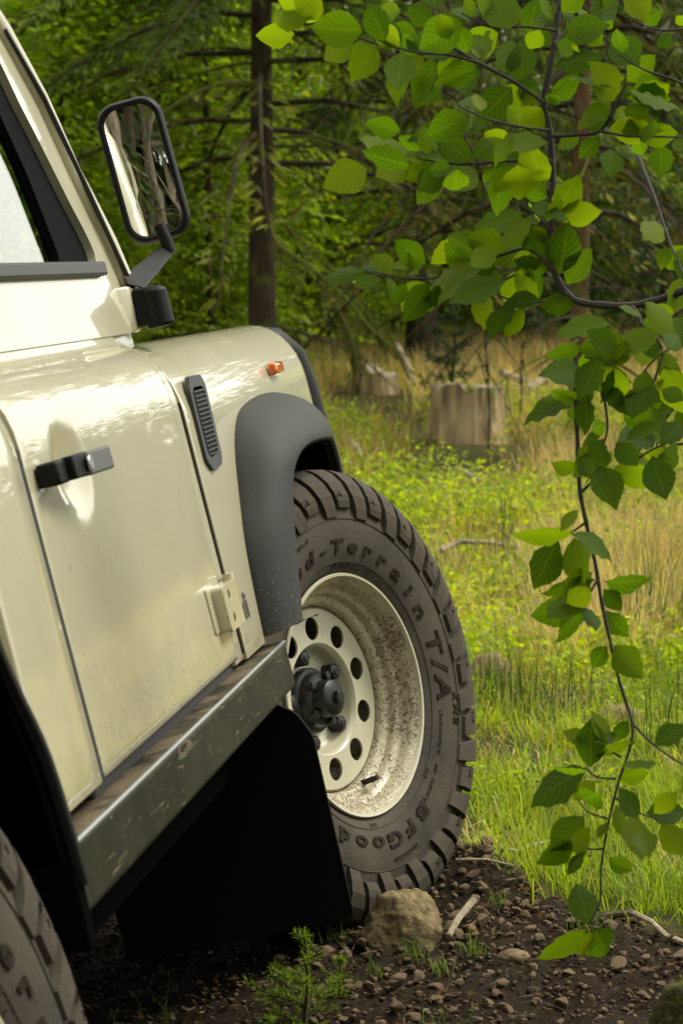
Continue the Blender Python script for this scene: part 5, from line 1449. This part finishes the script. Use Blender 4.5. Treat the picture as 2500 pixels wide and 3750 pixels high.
# ------------------------------------------------------------------ overhanging beech
LEAVES = [[-0.038,3.12,1.461,-0.096,3.137,1.467,5.0],[-0.06,3.158,1.445,-0.114,3.158,1.441,-37.0],[0.03,2.984,1.425,-0.039,2.985,1.43,-13.0],[0.055,2.98,1.411,0.037,2.951,1.452,4.0],[0.045,3.061,1.421,0.013,3.054,1.371,-5.0],[0.102,3.164,1.442,0.061,3.149,1.451,-6.0],[0.075,2.953,1.397,0.069,2.925,1.343,4.0],[0.13,3.203,1.399,0.103,3.169,1.356,-3.0],[0.16,3.205,1.417,0.166,3.163,1.365,7.0],[0.208,3.136,1.445,0.162,3.171,1.421,-8.0],[0.121,3.064,1.443,0.088,3.039,1.464,-7.0],[0.137,3.033,1.421,0.125,3.008,1.449,-7.0],[0.163,3.049,1.444,0.158,3.087,1.482,3.0],[0.213,3.003,1.428,0.191,3.053,1.48,-7.0],[0.25,3.21,1.448,0.264,3.198,1.498,6.0],[0.265,2.958,1.408,0.292,2.981,1.397,-2.0],[0.244,3.171,1.38,0.203,3.168,1.343,-32.0],[0.261,3.112,1.349,0.233,3.083,1.374,4.0],[0.171,3.189,1.312,0.184,3.229,1.379,0.0],[0.155,3.18,1.315,0.088,3.18,1.319,31.0],[0.095,3.14,1.278,0.021,3.141,1.3,39.0],[0.115,3.191,1.283,0.074,3.193,1.312,-30.0],[0.035,3.103,1.265,-0.023,3.068,1.237,-4.0],[0.091,3.127,1.274,0.042,3.094,1.25,3.0],[0.091,3.023,1.262,0.024,3.024,1.269,-58.0],[0.141,3.024,1.259,0.11,3.043,1.257,4.0],[0.145,2.964,1.254,0.143,2.998,1.218,-4.0],[0.13,3.098,1.264,0.101,3.118,1.24,2.0],[0.191,2.983,1.29,0.166,2.963,1.268,-3.0],[0.263,2.999,1.288,0.192,2.999,1.285,44.0],[0.257,3.059,1.29,0.221,3.06,1.304,-5.0],[0.226,3.02,1.265,0.229,3.057,1.211,8.0],[0.222,3.062,1.265,0.196,3.059,1.229,6.0],[0.236,3.015,1.205,0.291,3.015,1.204,-45.0],[0.243,3.154,1.21,0.177,3.152,1.18,38.0],[0.241,2.985,1.19,0.195,2.983,1.162,38.0],[0.111,3.077,1.137,0.068,3.08,1.169,-32.0],[0.117,3.137,1.139,0.158,3.14,1.18,49.0],[0.036,3.118,1.131,-0.025,3.118,1.131,46.0],[0.074,3.19,1.137,0.036,3.191,1.148,32.0],[0.108,3.086,1.134,0.064,3.086,1.145,43.0],[0.052,2.999,1.117,0.015,2.998,1.106,30.0],[0.176,3.065,1.144,0.111,3.064,1.119,56.0],[0.18,3.024,1.132,0.12,3.021,1.089,59.0],[0.209,2.978,1.116,0.136,2.976,1.081,46.0],[0.18,3.068,1.111,0.194,3.064,1.054,-33.0],[0.238,3.179,1.137,0.231,3.174,1.073,16.0],[0.241,3.121,1.117,0.277,3.152,1.099,2.0],[0.279,3.179,1.137,0.317,3.18,1.159,27.0],[0.058,3.135,1.121,0.08,3.15,1.099,-33.0],[0.371,3.104,1.375,0.407,3.09,1.409,4.0],[0.346,2.997,1.354,0.283,2.998,1.365,65.0],[0.36,2.993,1.35,0.428,2.992,1.343,-52.0],[0.339,2.995,1.326,0.306,2.98,1.325,-11.0],[0.359,3.04,1.334,0.396,3.028,1.319,-4.0],[0.32,3.182,1.315,0.29,3.181,1.293,23.0],[0.328,3.018,1.297,0.303,3.016,1.269,-19.0],[0.35,3.088,1.289,0.348,3.063,1.249,-6.0],[0.415,3.088,1.296,0.415,3.085,1.249,15.0],[0.392,3.16,1.306,0.404,3.18,1.282,21.0],[0.243,3.112,1.28,0.196,3.111,1.265,33.0],[0.293,3.112,1.446,0.322,3.145,1.479,7.0],[0.323,3.116,1.461,0.363,3.146,1.483,-2.0],[0.383,3.041,1.443,0.4,3.01,1.453,2.0],[0.181,3.185,1.4,0.149,3.206,1.41,-1.0],[0.076,3.016,1.454,0.045,3.051,1.452,8.0],[0.106,3.052,1.403,0.077,3.038,1.38,4.0],[0.254,3.034,1.435,0.239,3.059,1.41,-8.0],[0.19,3.194,1.32,0.231,3.192,1.294,28.0],[0.195,2.973,1.154,0.159,2.957,1.129,3.0],[0.265,3.188,1.174,0.229,3.16,1.158,-7.0],[0.076,2.982,1.301,0.03,2.982,1.311,-38.0],[0.374,2.944,1.069,0.342,2.93,1.078,53.0],[0.367,2.87,1.086,0.412,2.867,1.047,-29.0],[0.33,2.878,1.059,0.259,2.877,1.05,47.0],[0.306,3.015,1.033,0.264,3.013,1.011,-45.0],[0.316,2.879,1.021,0.292,2.875,0.964,40.0],[0.387,2.813,1.027,0.409,2.841,1.05,3.0],[0.4,3.001,1.014,0.43,2.982,0.989,-8.0],[0.38,2.938,1.002,0.37,2.931,0.96,-8.0],[0.303,2.99,0.977,0.248,2.99,0.974,68.0],[0.305,3.005,0.967,0.229,3.003,0.94,57.0],[0.305,2.975,0.965,0.297,2.981,0.925,5.0],[0.382,2.819,0.98,0.408,2.802,0.966,1.0],[0.352,2.957,0.944,0.407,2.958,0.956,40.0],[0.396,2.915,0.936,0.35,2.914,0.918,53.0],[0.337,2.901,0.913,0.363,2.88,0.884,4.0],[0.324,2.861,0.891,0.302,2.84,0.915,3.0],[0.297,2.802,0.873,0.287,2.82,0.901,-20.0],[0.295,2.965,0.876,0.267,2.942,0.88,-43.0],[0.375,2.85,0.9,0.39,2.825,0.845,8.0],[0.406,2.968,0.901,0.44,3.008,0.88,-5.0],[0.283,2.836,0.809,0.204,2.835,0.8,-68.0],[0.283,2.804,0.838,0.262,2.802,0.809,56.0],[0.265,2.858,0.796,0.229,2.854,0.739,25.0],[0.276,2.824,0.807,0.329,2.822,0.778,-49.0],[0.327,2.931,0.738,0.387,2.93,0.729,55.0],[0.312,2.877,0.746,0.243,2.876,0.734,-64.0],[0.3,2.823,0.743,0.272,2.837,0.711,-4.0],[0.325,2.919,0.73,0.35,2.921,0.702,0.0],[0.332,2.839,1.027,0.294,2.84,1.05,6.0],[0.351,2.901,1.038,0.336,2.896,1.006,2.0],[0.406,2.821,0.939,0.38,2.797,0.917,6.0],[0.366,2.93,1.051,0.387,2.949,1.026,-2.0],[0.323,2.915,0.978,0.352,2.93,0.96,5.0],[0.314,2.808,0.94,0.297,2.833,0.927,6.0],[0.305,2.924,0.711,0.236,2.923,0.693,-29.0],[0.285,2.752,0.722,0.247,2.749,0.685,-61.0],[0.3,2.86,0.714,0.27,2.857,0.679,-38.0],[0.328,2.92,0.703,0.357,2.918,0.668,31.0],[0.306,2.867,0.529,0.293,2.887,0.563,5.0],[0.304,2.81,0.556,0.331,2.835,0.56,-34.0],[0.299,2.836,0.521,0.224,2.833,0.483,47.0],[0.29,2.73,0.536,0.248,2.73,0.536,-72.0],[0.331,2.819,0.511,0.371,2.819,0.518,31.0],[0.305,2.817,0.538,0.357,2.817,0.544,62.0],[0.367,2.744,0.562,0.407,2.746,0.589,-38.0],[0.377,2.891,0.452,0.43,2.891,0.458,-18.0],[0.35,2.74,0.475,0.324,2.743,0.512,24.0],[0.372,2.725,0.474,0.399,2.695,0.444,7.0],[0.28,2.789,0.44,0.235,2.787,0.41,-30.0],[0.291,2.81,0.442,0.242,2.81,0.442,-68.0],[0.318,2.781,0.451,0.303,2.81,0.455,4.0],[0.353,2.75,0.462,0.358,2.709,0.441,1.0],[0.326,2.845,0.407,0.356,2.843,0.388,18.0],[0.287,2.752,0.435,0.269,2.751,0.405,57.0],[0.299,2.807,0.331,0.288,2.833,0.382,4.0],[0.29,2.727,0.35,0.231,2.724,0.309,-49.0],[0.296,2.752,0.34,0.281,2.758,0.308,-32.0],[0.3,2.754,0.343,0.324,2.788,0.29,-7.0]]
STEMS = [(0.0055,0.0035,[[0.474,3.013,1.117],[0.453,3.018,1.109],[0.409,3.022,1.092],[0.371,3.026,1.083],[0.333,3.031,1.084],[0.3,3.037,1.09],[0.28,3.043,1.112],[0.27,3.05,1.14],[0.268,3.057,1.163],[0.272,3.065,1.208],[0.273,3.073,1.253],[0.27,3.082,1.31],[0.263,3.09,1.347],[0.272,3.098,1.401],[0.28,3.106,1.442],[0.284,3.113,1.471],[0.292,3.121,1.511]]),(0.0028,0.0012,[[0.263,3.079,1.345],[0.227,3.09,1.372],[0.18,3.1,1.399],[0.157,3.109,1.414],[0.137,3.119,1.429],[0.127,3.129,1.463],[0.101,3.139,1.48]]),(0.002,0.001,[[0.179,3.083,1.397],[0.139,3.092,1.409],[0.1,3.101,1.413],[0.066,3.11,1.422],[0.038,3.119,1.429],[-0.014,3.129,1.453],[-0.054,3.137,1.454]]),(0.0022,0.001,[[0.275,3.085,1.422],[0.292,3.103,1.441],[0.311,3.121,1.455],[0.347,3.139,1.474]]),(0.0026,0.0012,[[0.271,3.056,1.301],[0.299,3.049,1.302],[0.33,3.042,1.306],[0.348,3.036,1.334],[0.362,3.031,1.366]]),(0.002,0.001,[[0.329,3.027,1.305],[0.362,3.009,1.297],[0.392,2.992,1.295],[0.445,2.976,1.292]]),(0.0024,0.001,[[0.271,3.064,1.27],[0.24,3.074,1.271],[0.209,3.084,1.271],[0.162,3.094,1.268],[0.123,3.104,1.272],[0.098,3.115,1.275],[0.038,3.123,1.257]]),(0.002,0.001,[[0.18,3.104,1.27],[0.166,3.113,1.296],[0.152,3.121,1.314],[0.101,3.127,1.309]]),(0.0026,0.001,[[0.272,3.034,1.129],[0.255,3.046,1.146],[0.236,3.056,1.157],[0.206,3.066,1.149],[0.18,3.075,1.144],[0.145,3.084,1.128],[0.108,3.094,1.119],[0.05,3.104,1.124],[0.032,3.115,1.13]]),(0.002,0.001,[[0.288,3.032,1.1],[0.266,3.042,1.09],[0.236,3.051,1.088],[0.206,3.062,1.096],[0.184,3.073,1.113]]),(0.002,0.001,[[0.269,3.038,1.179],[0.256,3.059,1.197],[0.244,3.08,1.209]]),(0.0026,0.0016,[[0.367,2.991,1.082],[0.376,2.974,1.064],[0.368,2.955,1.034],[0.334,2.937,1.002],[0.302,2.92,0.986],[0.29,2.902,0.959]]),(0.0032,0.0011,[[0.292,2.946,1.018],[0.291,2.934,0.975],[0.292,2.921,0.921],[0.294,2.907,0.857],[0.301,2.895,0.815],[0.311,2.882,0.767],[0.318,2.869,0.72],[0.325,2.858,0.684],[0.337,2.844,0.627],[0.352,2.831,0.575],[0.348,2.82,0.546],[0.333,2.808,0.506],[0.319,2.795,0.455],[0.31,2.782,0.405],[0.308,2.77,0.371],[0.294,2.759,0.345]]),(0.002,0.001,[[0.297,2.925,0.849],[0.322,2.919,0.872],[0.353,2.912,0.884],[0.385,2.906,0.905],[0.437,2.9,0.927]]),(0.0018,0.0009,[[0.301,2.892,0.815],[0.282,2.891,0.802],[0.268,2.891,0.793]]),(0.0018,0.0009,[[0.313,2.867,0.747],[0.3,2.856,0.727],[0.291,2.845,0.712]]),(0.0018,0.0009,[[0.322,2.903,0.975],[0.327,2.9,0.932],[0.318,2.898,0.9],[0.301,2.895,0.863]]),(0.002,0.001,[[0.375,2.969,1.061],[0.401,2.957,1.029],[0.389,2.944,0.985],[0.377,2.932,0.958],[0.327,2.923,0.975]]),(0.0018,0.0009,[[0.353,2.835,0.574],[0.376,2.814,0.552],[0.404,2.792,0.534],[0.432,2.771,0.523]]),(0.0015,0.0008,[[0.338,2.822,0.535],[0.314,2.823,0.548],[0.301,2.824,0.556]]),(0.0015,0.0008,[[0.332,2.821,0.509],[0.309,2.821,0.511],[0.295,2.821,0.522]]),(0.0015,0.0008,[[0.319,2.797,0.465],[0.296,2.798,0.473],[0.283,2.799,0.489]]),(0.0015,0.0008,[[0.316,2.795,0.429],[0.296,2.795,0.429],[0.285,2.796,0.445]]),(0.0015,0.0008,[[0.327,2.799,0.491],[0.359,2.798,0.471],[0.38,2.797,0.465]]),(0.0032,0.0015,[[0.403,3.226,1.288],[0.415,3.155,1.231],[0.428,3.084,1.164],[0.438,3.013,1.117]]),(0.002,0.001,[[0.458,3.009,1.045],[0.419,3.008,1.029],[0.391,3.006,1.007],[0.369,3.004,0.973]]),(0.002,0.001,[[0.473,3.103,0.994],[0.444,3.1,0.96],[0.421,3.098,0.926],[0.41,3.095,0.88]]),(0.002,0.001,[[0.457,3.024,1.354],[0.418,3.025,1.371],[0.385,3.026,1.382],[0.352,3.027,1.401]]),(0.002,0.001,[[0.451,2.992,1.432],[0.402,2.992,1.427],[0.364,2.993,1.44]]),(0.002,0.001,[[0.443,2.912,1.087],[0.411,2.911,1.071],[0.373,2.908,1.034],[0.335,2.907,1.013],[0.298,2.907,1.018]]),(0.002,0.001,[[0.256,2.921,1.296],[0.217,2.922,1.301],[0.174,2.922,1.312],[0.142,2.924,1.328]]),(0.002,0.001,[[0.272,3.095,1.165],[0.237,3.092,1.131],[0.197,3.091,1.114],[0.157,3.091,1.119]]),(0.002,0.001,[[0.273,3.023,1.431],[0.235,3.024,1.436],[0.191,3.024,1.436],[0.152,3.025,1.453]]),(0.002,0.001,[[0.471,3.085,0.909],[0.437,3.085,0.903],[0.408,3.085,0.909],[0.38,3.083,0.886]])]

beech = empty('beech_branch', tuple(STEMS[0][2][0]))
tag(beech, 'beech branch with large green leaves hanging in the right foreground', 'tree branch')
B0 = Vector(STEMS[0][2][0])
for r0, r1, pts in STEMS:
    p = [Vector(q) - B0 for q in pts]
    # smooth and knobbly twig
    fine = resample([tuple(a) for a in p], (len(p) - 1) * 4 + 1)
    rr = np.linspace(r0, r1, len(fine)) * (1 + .12 * np.sin(np.arange(len(fine)) * 2.1))
    MB().tube([tuple(a) for a in fine], list(rr), 7).build('twig', MAT['beech_twig'], beech, True)
def beech_leaf(seed):
    rg = random.Random(seed); n = 8
    cup = rg.uniform(-.22, .30); bend = rg.uniform(-.30, .16); wav = rg.uniform(.012, .03)
    V = []; UV = []; F = []
    prof = [0, .155, .262, .318, .330, .300, .228, .118, 0]
    for i in range(n + 1):
        t = i / n; w_ = prof[i] * rg.uniform(.94, 1.06)
        zc = bend * t * t
        for s in (-1, -.5, 0, .5, 1):
            z = zc + cup * abs(s) * w_ + (wav * (1 if i % 2 else -1) * abs(s))
            yy = t + .035 * abs(s) * (1 - t)
            V.append((s * w_, yy, z)); UV.append((s, t))
    for i in range(n):
        for j in range(4):
            a = i * 5 + j; F.append((a, a + 1, a + 6, a + 5))
    # leaf stalk
    me = bpy.data.meshes.new('leaf'); me.from_pydata(V, [], F)
    uvl = me.uv_layers.new(name='UVMap')
    for l in me.loops: uvl.data[l.index].uv = UV[l.vertex_index]
    me.materials.append(MAT['beech_leaf']); smooth(me); return me
LM = [beech_leaf(700 + i) for i in range(7)]
def put_leaf(i, a, b, roll):
    a = Vector(a); b = Vector(b); d = b - a; L_ = d.length; d.normalize()
    # face the leaf roughly sideways on to the light, turned by roll about its own axis
    n = Vector((.05, -1, .15)); n = (n - d * n.dot(d)).normalized(); s = d.cross(n)
    m = Matrix((s, d, n)).transposed().to_4x4()
    o = link('leaf', LM[i % 7], beech)
    o.matrix_local = Matrix.Translation(a - B0) @ m @ Matrix.Rotation(R(roll), 4, 'Y') @ Matrix.Diagonal((L_, L_, L_, 1))
for i, l in enumerate(LEAVES): put_leaf(i, l[:3], l[3:6], l[6])
# smaller leaves set alternately along the twigs
rb = random.Random(88); cnt = 0
for si, (r0, r1, pts) in enumerate(STEMS):
    if si == 0: pts = pts[3:]
    p = resample(pts, 30)
    ln = sum((Vector(p[i + 1]) - Vector(p[i])).length for i in range(29))
    for k in range(max(2, int(ln / (.019 if si < 12 else .021 if 15 < si < 18 else .11 if si == 12 else .024 if si > 24 else .045)))):
        u = rb.uniform(.15, 1); i = min(int(u * 28), 28)
        a = Vector(p[i]); t = (Vector(p[i + 1]) - a).normalized()
        sd_ = t.cross(Vector((0, 1, 0))) * (1 if k % 2 else -1)
        d = (t * rb.uniform(.3, .9) + sd_ * rb.uniform(.4, 1) + Vector((0, rb.gauss(0, .5), rb.gauss(-.15, .25)))).normalized()
        put_leaf(cnt, a + d * .006, a + d * rb.uniform(.034, .078), rb.uniform(-55, 55)); cnt += 1
